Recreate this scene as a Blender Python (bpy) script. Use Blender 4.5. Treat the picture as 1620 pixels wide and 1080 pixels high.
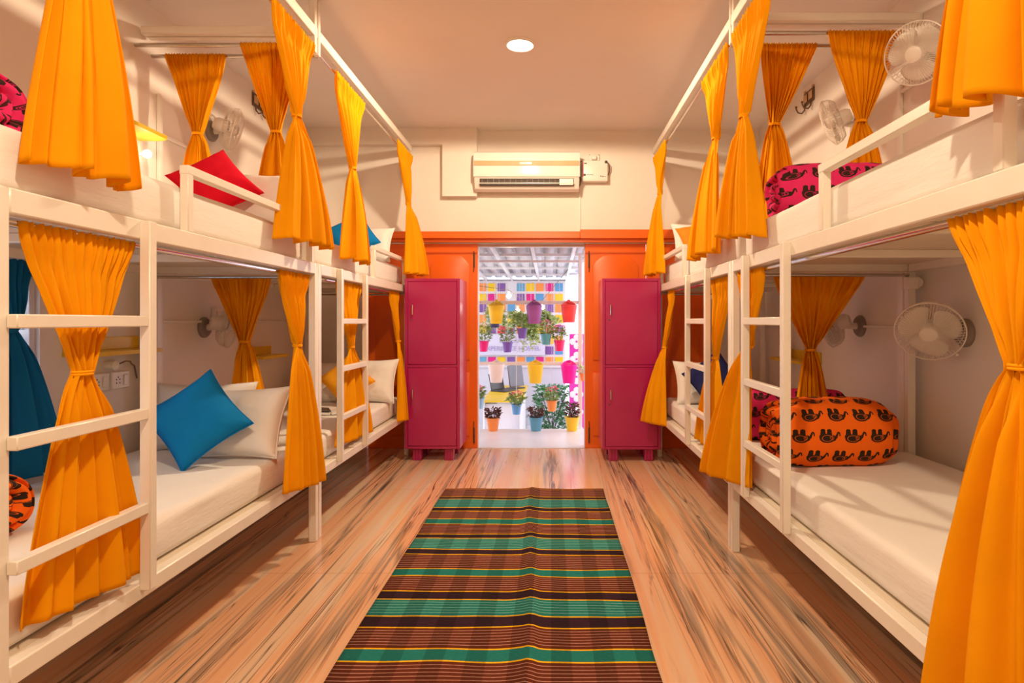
import bpy, bmesh, math, random
from mathutils import Vector, Matrix, noise, Euler

# ------------------------------------------------------------------ camera, world, lights, exposure
scene = bpy.context.scene
for o in list(bpy.data.objects):
    bpy.data.objects.remove(o)
COL = scene.collection
R = math.radians

EYE = 1.21
cd = bpy.data.cameras.new('camera')
cam = bpy.data.objects.new('camera', cd)
COL.objects.link(cam)
cam.location = (0, 0, EYE)
cam.rotation_euler = (R(90), 0, 0)
cd.sensor_width = 36.0
cd.lens = 36.0 * 955 / 1620
cd.shift_x = -62 / 1620
cd.shift_y = -32 / 1620
cd.clip_start = 0.05
cd.clip_end = 100
scene.camera = cam

scene.view_settings.view_transform = 'Standard'
scene.view_settings.look = 'None'
scene.view_settings.gamma = 1.0
scene.view_settings.exposure = 0.12
scene.view_settings.use_curve_mapping = False

world = bpy.data.worlds.new('sky')
scene.world = world
world.use_nodes = True
bg = world.node_tree.nodes['Background']
bg.inputs[0].default_value = (0.86, 0.87, 1.0, 1)
bg.inputs[1].default_value = 2.7
scene.cycles.max_bounces = 10
scene.cycles.diffuse_bounces = 6
scene.cycles.sample_clamp_indirect = 8.0
scene.cycles.use_denoising = True

def light(name, loc, power, color, radius, kind='POINT'):
    d = bpy.data.lights.new(name, kind)
    d.energy = power
    d.color = color
    d.shadow_soft_size = radius
    o = bpy.data.objects.new(name, d)
    o.location = loc
    COL.objects.link(o)
    return o

WARM = (1.0, 0.77, 0.51)
for _y in (3.89, 0.55):          # two surface-mounted ceiling lamps shining down and sideways
    _l = light('ceiling_lamp_light', (-0.20, _y, 2.972), 198, WARM, 0.07, 'SPOT')
    _l.data.spot_size = R(178); _l.data.spot_blend = 0.10
light('reading_lamp_light', (-2.12, 3.25, 2.08), 0.6, (1.0, 0.8, 0.5), 0.02)
light('festoon_bulb_light', (-0.56, 8.0, 1.50), 6, (1.0, 0.85, 0.6), 0.03)

# ------------------------------------------------------------------ helpers
F = 955.0
def P(px, py, Y):
    """pixel of the photograph and a real distance -> a point of the room"""
    return Vector(((px - 872) * Y / F, Y, EYE - (py - 508) * Y / F))

def rgb(h):
    h = h.lstrip('#')
    c = [int(h[i:i + 2], 16) / 255 for i in (0, 2, 4)]
    return tuple(((x / 12.92) if x <= 0.04045 else ((x + 0.055) / 1.055) ** 2.4) for x in c) + (1.0,)

ORIGIN = {}

class MB:
    def __init__(self):
        self.bm = bmesh.new()
    def _merge(self, t, mi=0):
        for f in t.faces:
            f.material_index = mi
        me = bpy.data.meshes.new('tmp')
        t.to_mesh(me)
        t.free()
        self.bm.from_mesh(me)
        bpy.data.meshes.remove(me)
        return self
    def box(self, lo, hi, bev=0.004, rot=None, mi=0, seg=1):
        lo = Vector(lo); hi = Vector(hi)
        c = (lo + hi) / 2; s = hi - lo
        s = Vector((abs(s.x), abs(s.y), abs(s.z)))
        t = bmesh.new()
        bmesh.ops.create_cube(t, size=1.0)
        bmesh.ops.scale(t, vec=s, verts=t.verts)
        b = min(bev, min(s) * 0.45)
        if b > 0:
            bmesh.ops.bevel(t, geom=list(t.edges), offset=b, segments=seg, profile=0.5, affect='EDGES')
        if rot is not None:
            bmesh.ops.rotate(t, cent=(0, 0, 0), matrix=rot, verts=t.verts)
        bmesh.ops.translate(t, vec=c, verts=t.verts)
        return self._merge(t, mi)
    def tube(self, pts, r, seg=8, closed=False, caps=True, mi=0):
        pts = [Vector(p) for p in pts]
        n = len(pts)
        rr = r if isinstance(r, (list, tuple)) else [r] * n
        t = bmesh.new()
        rings = []
        up = None
        for i, p in enumerate(pts):
            if closed:
                d = pts[(i + 1) % n] - pts[(i - 1) % n]
            else:
                d = pts[min(i + 1, n - 1)] - pts[max(i - 1, 0)]
            d.normalize()
            if up is None:
                up = Vector((0, 0, 1)) if abs(d.z) < 0.9 else Vector((1, 0, 0))
            a = d.cross(up)
            if a.length < 1e-5:
                a = d.orthogonal()
            a.normalize()
            b = a.cross(d).normalized()
            up = b
            rings.append([t.verts.new(p + (a * math.cos(k * 2 * math.pi / seg) + b * math.sin(k * 2 * math.pi / seg)) * rr[i]) for k in range(seg)])
        m = n if closed else n - 1
        for i in range(m):
            A = rings[i]; B = rings[(i + 1) % n]
            for k in range(seg):
                t.faces.new((A[k], A[(k + 1) % seg], B[(k + 1) % seg], B[k]))
        if caps and not closed:
            t.faces.new(rings[0][::-1]); t.faces.new(rings[-1])
        bmesh.ops.recalc_face_normals(t, faces=t.faces)
        return self._merge(t, mi)
    def lathe(self, prof, seg=20, mat=None, mi=0):
        """profile of (radius, z) turned about z, then moved by mat"""
        t = bmesh.new()
        rings = []
        for (r, z) in prof:
            if r < 1e-6:
                rings.append([t.verts.new((0, 0, z))])
            else:
                rings.append([t.verts.new((r * math.cos(k * 2 * math.pi / seg), r * math.sin(k * 2 * math.pi / seg), z)) for k in range(seg)])
        for A, B in zip(rings, rings[1:]):
            for k in range(seg):
                a0 = A[k % len(A)]; a1 = A[(k + 1) % len(A)]; b0 = B[k % len(B)]; b1 = B[(k + 1) % len(B)]
                vs = []
                for v in (a0, a1, b1, b0):
                    if v not in vs:
                        vs.append(v)
                if len(vs) > 2:
                    t.faces.new(vs)
        bmesh.ops.recalc_face_normals(t, faces=t.faces)
        if mat is not None:
            bmesh.ops.transform(t, matrix=mat, verts=t.verts)
        return self._merge(t, mi)
    def prism(self, poly, d, axis='y', at=0.0, mi=0, bev=0.0):
        """polygon in the other two axes, extruded by d along axis from at"""
        t = bmesh.new()
        def mk(a, b, h):
            return {'y': (a, h, b), 'x': (h, a, b), 'z': (a, b, h)}[axis]
        A = [t.verts.new(mk(a, b, at)) for a, b in poly]
        B = [t.verts.new(mk(a, b, at + d)) for a, b in poly]
        n = len(poly)
        t.faces.new(A); t.faces.new(B[::-1])
        for k in range(n):
            t.faces.new((A[k], A[(k + 1) % n], B[(k + 1) % n], B[k]))
        bmesh.ops.recalc_face_normals(t, faces=t.faces)
        if bev:
            bmesh.ops.bevel(t, geom=list(t.edges), offset=bev, segments=2, profile=0.5, affect='EDGES')
        return self._merge(t, mi)
    def sphere(self, c, r, mi=0, sub=2):
        t = bmesh.new()
        bmesh.ops.create_icosphere(t, subdivisions=sub, radius=1.0)
        r = Vector(r) if not isinstance(r, (int, float)) else Vector((r, r, r))
        bmesh.ops.scale(t, vec=r, verts=t.verts)
        bmesh.ops.translate(t, vec=Vector(c), verts=t.verts)
        return self._merge(t, mi)
    def quad(self, a, b, c, d, mi=0):
        vs = [self.bm.verts.new(Vector(p)) for p in (a, b, c, d)]
        f = self.bm.faces.new(vs); f.material_index = mi
        return self
    def build(self, name, mats, parent=None, angle=38, local=False):
        me = bpy.data.meshes.new(name)
        if not local:
            org = ORIGIN.get(parent.name) if parent else None
            if org is not None:
                bmesh.ops.translate(self.bm, vec=-org, verts=self.bm.verts)
        self.bm.to_mesh(me)
        self.bm.free()
        return finish(name, me, mats, parent, angle)

def finish(name, me, mats, parent=None, angle=38):
    for m in (mats if isinstance(mats, (list, tuple)) else [mats]):
        me.materials.append(m)
    if angle:
        me.polygons.foreach_set('use_smooth', [True] * len(me.polygons))
        me.set_sharp_from_angle(angle=R(angle))
    o = bpy.data.objects.new(name, me)
    COL.objects.link(o)
    if parent is not None:
        o.parent = parent
        if parent.name in ORIGIN:
            ORIGIN[o.name] = ORIGIN[parent.name]
    return o

def tag(o, label, cat, group=None):
    o['label'] = label; o['category'] = cat
    if group: o['group'] = group
    return o
def thing(name, label, cat, loc=(0, 0, 0), rot=(0, 0, 0), group=None):
    o = bpy.data.objects.new(name, None)
    COL.objects.link(o)
    o.empty_display_size = 0.1
    o.location = loc; o.rotation_euler = rot
    ORIGIN[o.name] = Vector(loc)
    return tag(o, label, cat, group)
def struct(o):
    o['kind'] = 'structure'
    return o
def copy_thing(src, loc, rot, label):
    r = src.copy(); COL.objects.link(r)
    r.location = loc; r.rotation_euler = rot; r['label'] = label
    for ch in list(src.children):
        c = ch.copy(); COL.objects.link(c); c.parent = r
        for g in list(ch.children):
            d = g.copy(); COL.objects.link(d); d.parent = c
    return r

# ------------------------------------------------------------------ materials
def nt_of(name):
    m = bpy.data.materials.new(name)
    m.use_nodes = True
    nt = m.node_tree
    return m, nt, nt.nodes['Principled BSDF']
def node(nt, typ, **kw):
    n = nt.nodes.new(typ)
    for k, v in kw.items():
        setattr(n, k, v)
    return n
def noise_tex(nt, scale, detail=4, rough=0.55, mapping=None, coord='Object', distortion=0.0):
    tc = node(nt, 'ShaderNodeTexCoord')
    mp = node(nt, 'ShaderNodeMapping')
    if mapping: mp.inputs['Scale'].default_value = mapping
    nt.links.new(tc.outputs[coord], mp.inputs[0])
    n = node(nt, 'ShaderNodeTexNoise')
    n.inputs['Scale'].default_value = scale
    n.inputs['Detail'].default_value = detail
    n.inputs['Roughness'].default_value = rough
    n.inputs['Distortion'].default_value = distortion
    nt.links.new(mp.outputs[0], n.inputs['Vector'])
    return n
def ramp(nt, fac, stops, interp='LINEAR'):
    r = node(nt, 'ShaderNodeValToRGB')
    r.color_ramp.interpolation = interp
    els = r.color_ramp.elements
    while len(els) < len(stops): els.new(0.5)
    for e, (p, c) in zip(els, stops):
        e.position = p; e.color = c
    nt.links.new(fac, r.inputs[0])
    return r
def paint(name, col, rough=0.5, var=0.06, nscale=6, bump=0.0, bscale=60, metal=0.0, coat=0.0, bmap=None, spec=0.5):
    """a painted / plastic / metal surface with a faint uneven tone"""
    m, nt, b = nt_of(name)
    c = rgb(col) if isinstance(col, str) else tuple(col)[:3] + (1.0,)
    n = noise_tex(nt, nscale)
    lo = tuple(max(0, x * (1 - var)) for x in c[:3]) + (1,)
    hi = tuple(min(1, x * (1 + var)) for x in c[:3]) + (1,)
    r = ramp(nt, n.outputs['Fac'], [(0.3, lo), (0.7, hi)])
    nt.links.new(r.outputs[0], b.inputs['Base Color'])
    b.inputs['Roughness'].default_value = rough
    b.inputs['Metallic'].default_value = metal
    b.inputs['Coat Weight'].default_value = coat
    b.inputs['Coat Roughness'].default_value = 0.12
    b.inputs['Specular IOR Level'].default_value = spec
    if bump:
        bn = noise_tex(nt, bscale, 5, 0.6, bmap)
        bp = node(nt, 'ShaderNodeBump')
        bp.inputs['Strength'].default_value = bump
        bp.inputs['Distance'].default_value = 0.01
        nt.links.new(bn.outputs['Fac'], bp.inputs['Height'])
        nt.links.new(bp.outputs[0], b.inputs['Normal'])
    return m
def glow(name, col, strength):
    m, nt, b = nt_of(name)
    b.inputs['Base Color'].default_value = (0.9, 0.9, 0.9, 1)
    b.inputs['Emission Color'].default_value = tuple(col)[:3] + (1,)
    b.inputs['Emission Strength'].default_value = strength
    return m
def cloth(name, col, trans=0.3, var=0.08):
    m, nt, b = nt_of(name)
    c = tuple(col)[:3]
    n = noise_tex(nt, 3.0, 3)
    r = ramp(nt, n.outputs['Fac'], [(0.3, tuple(x * (1 - var) for x in c) + (1,)), (0.7, tuple(min(1, x * (1 + var)) for x in c) + (1,))])
    nt.links.new(r.outputs[0], b.inputs['Base Color'])
    b.inputs['Roughness'].default_value = 0.85
    b.inputs['Specular IOR Level'].default_value = 0.15
    b.inputs['Sheen Weight'].default_value = 0.0
    bn = noise_tex(nt, 26, 6, 0.65)
    bp = node(nt, 'ShaderNodeBump')
    bp.inputs['Strength'].default_value = 0.16; bp.inputs['Distance'].default_value = 0.01
    nt.links.new(bn.outputs['Fac'], bp.inputs['Height'])
    nt.links.new(bp.outputs[0], b.inputs['Normal'])
    if trans:
        t = node(nt, 'ShaderNodeBsdfTranslucent')
        nt.links.new(r.outputs[0], t.inputs['Color'])
        mx = node(nt, 'ShaderNodeMixShader')
        mx.inputs[0].default_value = trans
        nt.links.new(b.outputs[0], mx.inputs[1]); nt.links.new(t.outputs[0], mx.inputs[2])
        nt.links.new(mx.outputs[0], nt.nodes['Material Output'].inputs[0])
    return m
def floor_mat():
    m, nt, b = nt_of('veined_marble')
    n1 = noise_tex(nt, 1.0, 5, 0.6, (6.5, 0.13, 1), distortion=0.35)
    base = ramp(nt, n1.outputs['Fac'], [(0.25, rgb('#b5a698')), (0.37, rgb('#d9c3aa')), (0.46, rgb('#e0b896')), (0.54, rgb('#e2aa82')), (0.63, rgb('#dfc5a8')), (0.80, rgb('#b3a292'))])
    def vein(scale, mp, lo, hi, col, dist):
        n = noise_tex(nt, scale, 4, 0.5, mp, distortion=dist)
        v = ramp(nt, n.outputs['Fac'], [(lo, (0, 0, 0, 1)), ((lo + hi) / 2, (1, 1, 1, 1)), (hi, (0, 0, 0, 1))])
        k = noise_tex(nt, 1.2, 3, 0.5, (3.2, 0.3, 1))
        kr = ramp(nt, k.outputs['Fac'], [(0.42, (0, 0, 0, 1)), (0.56, (1, 1, 1, 1))])
        mul = node(nt, 'ShaderNodeMath', operation='MULTIPLY')
        nt.links.new(v.outputs[0], mul.inputs[0]); nt.links.new(kr.outputs[0], mul.inputs[1])
        return mul, col
    prev = base.outputs[0]
    for args in ((1.0, (4.6, 0.17, 1), 0.462, 0.522, rgb('#8a7a6c'), 0.4), (1.0, (7.5, 0.20, 1), 0.486, 0.512, rgb('#3c3430'), 0.5), (1.0, (11, 0.30, 1), 0.545, 0.563, rgb('#4a4039'), 0.6),
                 (1.3, (20, 0.3, 1), 0.58, 0.64, rgb('#a48c7a'), 0.6)):
        f, col = vein(*args)
        mx = node(nt, 'ShaderNodeMixRGB')
        nt.links.new(f.outputs[0], mx.inputs[0]); nt.links.new(prev, mx.inputs[1]); mx.inputs[2].default_value = col
        prev = mx.outputs[0]
    # slab joints
    tc = node(nt, 'ShaderNodeTexCoord')
    br = node(nt, 'ShaderNodeTexBrick')
    br.offset = 0.0
    br.inputs['Color1'].default_value = br.inputs['Color2'].default_value = (0, 0, 0, 1)
    br.inputs['Mortar'].default_value = (1, 1, 1, 1)
    br.inputs['Scale'].default_value = 1.0
    br.inputs['Mortar Size'].default_value = 0.0018
    br.inputs['Brick Width'].default_value = 0.61
    br.inputs['Row Height'].default_value = 1.45
    nt.links.new(tc.outputs['Object'], br.inputs['Vector'])
    mx = node(nt, 'ShaderNodeMixRGB')
    mu = node(nt, 'ShaderNodeMath', operation='MULTIPLY'); mu.inputs[1].default_value = 0.45
    nt.links.new(br.outputs['Color'], mu.inputs[0]); nt.links.new(mu.outputs[0], mx.inputs[0])
    nt.links.new(prev, mx.inputs[1]); mx.inputs[2].default_value = rgb('#6a5344')
    nt.links.new(mx.outputs[0], b.inputs['Base Color'])
    b.inputs['Roughness'].default_value = 0.2
    b.inputs['Coat Weight'].default_value = 0.35
    b.inputs['Coat Roughness'].default_value = 0.16
    b.inputs['Specular IOR Level'].default_value = 0.5
    return m
def elephant_mat(name, col, dark):
    """block print: rows of elephants repeated over the cloth's own UV (in metres)"""
    m, nt, b = nt_of(name)
    uv = node(nt, 'ShaderNodeUVMap')
    L = nt.links
    sep = node(nt, 'ShaderNodeSeparateXYZ'); L.new(uv.outputs[0], sep.inputs[0])
    CW, CH = 0.118, 0.098
    def math1(op, a, bb=None):
        n = node(nt, 'ShaderNodeMath', operation=op)
        for i, v in enumerate((a, bb)):
            if v is None: continue
            if isinstance(v, (int, float)): n.inputs[i].default_value = v
            else: L.new(v, n.inputs[i])
        return n.outputs[0]
    vy = math1('DIVIDE', sep.outputs[1], CH)
    row = math1('FLOOR', vy)
    fy = math1('SUBTRACT', math1('SUBTRACT', vy, row), 0.5)
    shift = math1('MULTIPLY', row, 0.42)
    vx = math1('ADD', math1('DIVIDE', sep.outputs[0], CW), shift)
    fx = math1('SUBTRACT', math1('FRACT', vx), 0.5)
    pv = node(nt, 'ShaderNodeCombineXYZ'); L.new(fx, pv.inputs[0]); L.new(fy, pv.inputs[1])
    # wobble the edge of the print a little
    nz = noise_tex(nt, 14, 2, 0.5, None, 'UV')
    wob = node(nt, 'ShaderNodeVectorMath', operation='MULTIPLY_ADD')
    L.new(nz.outputs['Color'], wob.inputs[0]); wob.inputs[1].default_value = (0.05, 0.05, 0); L.new(pv.outputs[0], wob.inputs[2])
    off = node(nt, 'ShaderNodeVectorMath', operation='SUBTRACT'); L.new(wob.outputs[0], off.inputs[0]); off.inputs[1].default_value = (0.025, 0.025, 0)
    def ell(c, r):
        s = node(nt, 'ShaderNodeVectorMath', operation='SUBTRACT'); L.new(off.outputs[0], s.inputs[0]); s.inputs[1].default_value = (c[0], c[1], 0)
        d = node(nt, 'ShaderNodeVectorMath', operation='DIVIDE'); L.new(s.outputs[0], d.inputs[0]); d.inputs[1].default_value = (r[0], r[1], 1)
        l = node(nt, 'ShaderNodeVectorMath', operation='LENGTH'); L.new(d.outputs[0], l.inputs[0])
        return l.outputs['Value']
    body = ell((-0.06, 0.12), (0.29, 0.21))
    shapes = [body, ell((-0.235, -0.10), (0.10, 0.20)), ell((-0.235, -0.24), (0.095, 0.09)), ell((0.02, -0.10), (0.10, 0.20)), ell((0.02, -0.24), (0.095, 0.09)),
              ell((0.17, 0.10), (0.12, 0.14)), ell((0.27, 0.06), (0.07, 0.06)), ell((0.31, -0.02), (0.05, 0.06)), ell((0.345, -0.10), (0.04, 0.06)),
              ell((0.38, -0.16), (0.05, 0.04)), ell((0.425, -0.12), (0.03, 0.05)), ell((0.44, -0.04), (0.028, 0.05)), ell((-0.34, 0.04), (0.03, 0.09))]
    acc = shapes[0]
    for s in shapes[1:]:
        acc = math1('MINIMUM', acc, s)
    inside = math1('LESS_THAN', acc, 1.0)
    ring = math1('MULTIPLY', math1('GREATER_THAN', body, 0.62), math1('LESS_THAN', body, 0.72))
    ear = ell((0.12, 0.09), (0.075, 0.1))
    ring2 = math1('MULTIPLY', math1('GREATER_THAN', ear, 0.75), math1('LESS_THAN', ear, 1.0))
    lines = math1('MULTIPLY', math1('MAXIMUM', ring, ring2), 0.7)
    fac = math1('MULTIPLY', inside, math1('SUBTRACT', 1.0, lines))
    mx = node(nt, 'ShaderNodeMixRGB')
    L.new(fac, mx.inputs[0]); mx.inputs[1].default_value = tuple(col)[:3] + (1,); mx.inputs[2].default_value = tuple(dark)[:3] + (1,)
    L.new(mx.outputs[0], b.inputs['Base Color'])
    b.inputs['Roughness'].default_value = 0.9
    b.inputs['Specular IOR Level'].default_value = 0.15
    bn = noise_tex(nt, 9, 4, 0.55)
    bp = node(nt, 'ShaderNodeBump'); bp.inputs['Strength'].default_value = 0.35; bp.inputs['Distance'].default_value = 0.02
    L.new(bn.outputs['Fac'], bp.inputs['Height']); L.new(bp.outputs[0], b.inputs['Normal'])
    return m

M = {}
M['wall'] = paint('wall_paint', (0.80, 0.75, 0.69), 0.75, 0.03, 2, 0.05, 40)
M['ceiling'] = paint('ceiling_paint', (0.80, 0.75, 0.72), 0.8, 0.02, 2)
M['floor'] = floor_mat()
M['frame'] = paint('cream_enamel', (0.84, 0.80, 0.72), 0.28, 0.03, 9, 0.05, 30)
M['ply'] = paint('cream_board', (0.70, 0.62, 0.50), 0.55, 0.05, 4)
M['sheet'] = paint('white_cotton', (0.84, 0.81, 0.77), 0.9, 0.02, 3, 0.55, 5, bmap=(1.0, 0.45, 3.0), spec=0.1)
M['pillow'] = paint('pillow_cotton', (0.84, 0.81, 0.77), 0.9, 0.02, 3, 0.35, 9, spec=0.1)
M['orange'] = cloth('orange_cotton', (0.97, 0.425, 0.002), 0.25)
M['orange_tie'] = cloth('orange_tie_cotton', (0.93, 0.37, 0.002), 0.0)
M['blue_cloth'] = cloth('petrol_blue_cotton', rgb('#1273b0'), 0.15)
M['blue_cushion'] = cloth('blue_cushion_cotton', rgb('#0a78bd'), 0.0)
M['navy'] = cloth('navy_cushion_cotton', rgb('#2a3066'), 0.0)
M['red'] = cloth('red_cushion_cotton', rgb('#d4102c'), 0.0)
M['orange_cushion'] = cloth('orange_cushion_cotton', (0.92, 0.24, 0.02), 0.0)
M['amber_cushion'] = cloth('amber_cushion_cotton', (0.95, 0.42, 0.02), 0.0)
M['ele_orange'] = elephant_mat('orange_elephant_print', (0.90, 0.16, 0.01), (0.035, 0.02, 0.012))
M['ele_pink'] = elephant_mat('pink_elephant_print', (0.72, 0.03, 0.16), (0.04, 0.02, 0.015))
M['steel'] = paint('steel_rod', (0.55, 0.52, 0.48), 0.25, 0.05, 20, metal=1.0)
M['chrome'] = paint('chrome', (0.75, 0.74, 0.72), 0.15, 0.03, 20, metal=1.0)
M['locker'] = paint('magenta_enamel', (0.42, 0.012, 0.11), 0.22, 0.06, 3, 0.03, 6, coat=0.4)
M['locker_dark'] = paint('locker_lock_metal', (0.2, 0.12, 0.12), 0.35, 0.05, metal=0.8)
M['door'] = paint('orange_door_enamel', (0.86, 0.145, 0.006), 0.33, 0.05, 3)
M['lintel'] = paint('orange_trim_enamel', (0.86, 0.15, 0.008), 0.3, 0.04, 3)
M['dark'] = paint('black_metal', (0.05, 0.04, 0.035), 0.4, 0.1)
M['bronze'] = paint('old_bronze', (0.16, 0.10, 0.06), 0.45, 0.2, 30, metal=0.6)
M['plastic'] = paint('white_plastic', (0.82, 0.79, 0.74), 0.35, 0.02)
M['ac'] = paint('white_gloss_plastic', (0.84, 0.82, 0.78), 0.17, 0.02)
M['gold'] = paint('champagne_band', (0.55, 0.36, 0.18), 0.5, 0.08)
M['display'] = paint('display_strip', (0.22, 0.15, 0.10), 0.25, 0.05)
M['vent'] = paint('vent_dark', (0.045, 0.03, 0.025), 0.6, 0.1)
M['fan'] = paint('fan_plastic', (0.80, 0.74, 0.66), 0.35, 0.02)
M['fan_wire'] = paint('fan_wire', (0.78, 0.72, 0.64), 0.3, 0.02)
M['fan_base'] = paint('fan_base_grey', (0.26, 0.22, 0.19), 0.4, 0.05)
M['yellow'] = paint('yellow_enamel', (0.78, 0.52, 0.02), 0.4, 0.06)
M['cord'] = paint('grey_cable', (0.18, 0.12, 0.08), 0.5, 0.05)
M['bulb'] = glow('lamp_glow', (1.0, 0.93, 0.8), 30)
M['lens'] = glow('lamp_lens', (1.0, 0.95, 0.85), 14)
M['tin'] = paint('roof_sheet', (0.58, 0.58, 0.60), 0.5, 0.06)
M['white_steel'] = paint('white_steel', (0.72, 0.71, 0.71), 0.4, 0.02)
M['marble'] = paint('white_marble', (0.70, 0.69, 0.71), 0.3, 0.06, 2.5)
M['soil'] = paint('soil', (0.08, 0.05, 0.03), 0.9, 0.3, 40)
M['out_wall'] = paint('courtyard_paint', (0.66, 0.65, 0.70), 0.7, 0.02)
M['magenta'] = paint('magenta_screen', (0.62, 0.02, 0.36), 0.5, 0.05)
M['sign'] = paint('sign_board', (0.64, 0.64, 0.76), 0.5, 0.02)
M['lilac'] = paint('sign_letters', (0.44, 0.39, 0.62), 0.5, 0.02)
M['glass'] = None
g_, gn_, gb_ = nt_of('louvre_glass')
gb_.inputs['Base Color'].default_value = (0.8, 0.9, 0.95, 1); gb_.inputs['Roughness'].default_value = 0.25
gb_.inputs['Transmission Weight'].default_value = 0.9
gnz = noise_tex(gn_, 30, 2); gbp = node(gn_, 'ShaderNodeBump'); gbp.inputs['Strength'].default_value = 0.1
gn_.links.new(gnz.outputs['Fac'], gbp.inputs['Height']); gn_.links.new(gbp.outputs[0], gb_.inputs['Normal'])
M['glass'] = g_

# ------------------------------------------------------------------ the room
LX, RX = -2.27, 1.95         # side walls
BY, NY = 5.67, -1.6          # door wall, wall behind the camera
H = 3.0
def slab(name, lo, hi, m, bev=0.0):
    return struct(MB().box(lo, hi, bev).build(name, m))
slab('floor', (LX - 0.15, NY - 0.15, -0.12), (RX + 0.15, 5.90, 0.0), M['floor'])
slab('ceiling', (LX - 0.15, NY - 0.15, H), (RX + 0.15, BY + 0.2, H + 0.12), M['ceiling'])
slab('wall_right', (RX, NY, 0), (RX + 0.15, BY + 0.2, H), M['wall'])
slab('wall_near', (LX - 0.15, NY - 0.15, 0), (RX + 0.15, NY, H), M['wall'])
# left wall with the louvre window behind the blue curtain
wy0, wy1, wz0, wz1 = 0.75, 2.68, 0.72, 1.43  # window's unseen near stretch is added width, letting more daylight into the bunk
mb = MB()
mb.box((LX - 0.15, NY, 0), (LX, wy0, H), 0).box((LX - 0.15, wy1, 0), (LX, BY + 0.2, H), 0)
mb.box((LX - 0.15, wy0, 0), (LX, wy1, wz0), 0).box((LX - 0.15, wy0, wz1), (LX, wy1, H), 0)
struct(mb.build('wall_left', M['wall']))
# door wall with the wide opening
OX0, OX1, OZ = -1.76, 1.50, 2.0
mb = MB()
mb.box((LX, BY, 0), (OX0, BY + 0.2, H), 0).box((OX1, BY, 0), (RX, BY + 0.2, H), 0).box((OX0, BY, OZ), (OX1, BY + 0.2, H), 0)
struct(mb.build('wall_back', M['wall']))
# boxed-in beam and drop beside the air conditioner
struct(MB().prism([(LX, H), (-0.69, H), (-0.69, 2.37), (-1.01, 2.37), (-1.01, 2.85), (LX, 2.85)], -0.075, 'y', BY).build('trim_1', M['wall'], angle=0))
# orange head trim over the doors
struct(MB().box((LX, BY - 0.03, 1.985), (0.27, BY - 0.001, 2.05), 0.004).box((0.27, BY - 0.03, 1.985), (RX, BY - 0.001, 2.068), 0.004)
       .box((OX0, BY + 0.012, 1.955), (OX1, BY + 0.19, 1.998), 0.003).build('trim_2', M['lintel']))
struct(MB().box((-0.715, BY + 0.125, 0.0), (-0.698, BY + 0.2, 1.955), 0.002).box((0.318, BY + 0.125, 0.0), (0.335, BY + 0.2, 1.955), 0.002)
       .box((-0.70, BY + 0.14, 1.925), (0.32, BY + 0.2, 1.955), 0.002).build('trim_3', M['white_steel']))
# cable conduits on the walls
struct(MB().box((0.262, BY - 0.016, 2.05), (0.275, BY, 2.40), 0.002).build('trim_4', M['plastic']))
struct(MB().box((LX, 3.47, 0.0), (LX + 0.02, 3.50, 2.52), 0.003).box((LX, 3.50, 2.28), (LX + 0.018, 5.6, 2.30), 0.003).box((LX, 3.50, 1.20), (LX + 0.018, 5.6, 1.215), 0.003).build('trim_5', M['plastic']))
struct(MB().box((RX - 0.02, 3.34, 0.0), (RX, 3.37, 2.52), 0.003).box((RX - 0.018, 2.7, 2.47), (RX, 3.34, 2.49), 0.003).box((RX - 0.018, 3.4, 1.17), (RX, 5.6, 1.185), 0.003).build('trim_6', M['plastic']))
# window
mb = MB()
for z in (wz0, wz1 - 0.03): mb.box((LX - 0.12, wy0, z), (LX - 0.02, wy1, z + 0.03), 0.003)
for y in (wy0, (wy0 + wy1) / 2 - 0.015, wy1 - 0.03): mb.box((LX - 0.12, y, wz0), (LX - 0.02, y + 0.03, wz1), 0.003)
win = struct(mb.build('window_1', M['white_steel']))
mb = MB()
k = 0
z = wz0 + 0.05
while z < wz1 - 0.05:
    mb.box((LX - 0.10, wy0 + 0.03, z), (LX - 0.04, wy1 - 0.03, z + 0.004), 0, Matrix.Rotation(R(35), 3, 'Y'))
    z += 0.06
mb.build('glass_louvres', M['glass'], win)

# doors: two leaves each side of the opening, slid and folded back
def door_leaf(name, x0, x1, hinge_right):
    y0, y1 = BY + 0.085, BY + 0.125
    mb = MB()
    mb.box((x0 + 0.003, y0, 0.0), (x1 - 0.003, y1, 1.955), 0.003)
    d = struct(mb.build(name, M['door']))
    # arched raised panels
    w0, w1 = x0 + 0.075, x1 - 0.075
    def arch(z0, z1, rise):
        n = 14
        pts = [(w0, z0), (w1, z0)]
        for i in range(n + 1):
            t = i / n
            x = w1 + (w0 - w1) * t
            e = min(t, 1 - t) / 0.5
            pts.append((x, z1 + rise * (math.sin(min(1, e * 1.6) * math.pi / 2))))
        return pts
    for (z0, z1, r) in ((0.12, 0.72, 0.0), (0.84, 1.74, 0.10)):
        MB().prism(arch(z0, z1, r), -0.014, 'y', y0, bev=0.006).build('panel', M['door'], d, angle=30)
        ring = [(x, y0 - 0.001, z) for x, z in arch(z0 - 0.02, z1 + 0.02, r)]
    return d
door_leaf('door_1', -1.75, -1.225, False)
d2 = door_leaf('door_2', -1.225, -0.70, False)
d3 = door_leaf('door_3', 0.32, 0.905, True)
door_leaf('door_4', 0.905, 1.49, True)
for d, x in ((d2, -0.735), (d3, 0.36)):
    MB().box((x - 0.008, BY + 0.07, 0.05), (x + 0.008, BY + 0.086, 0.20), 0.002).tube([(x, BY + 0.068, 0.06), (x, BY + 0.068, 0.26)], 0.004, 6).build('bolt', M['bronze'], d)
    MB().box((x - 0.008, BY + 0.07, 1.72), (x + 0.008, BY + 0.086, 1.86), 0.002).tube([(x, BY + 0.068, 1.68), (x, BY + 0.068, 1.88)], 0.004, 6).build('bolt', M['bronze'], d)
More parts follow.
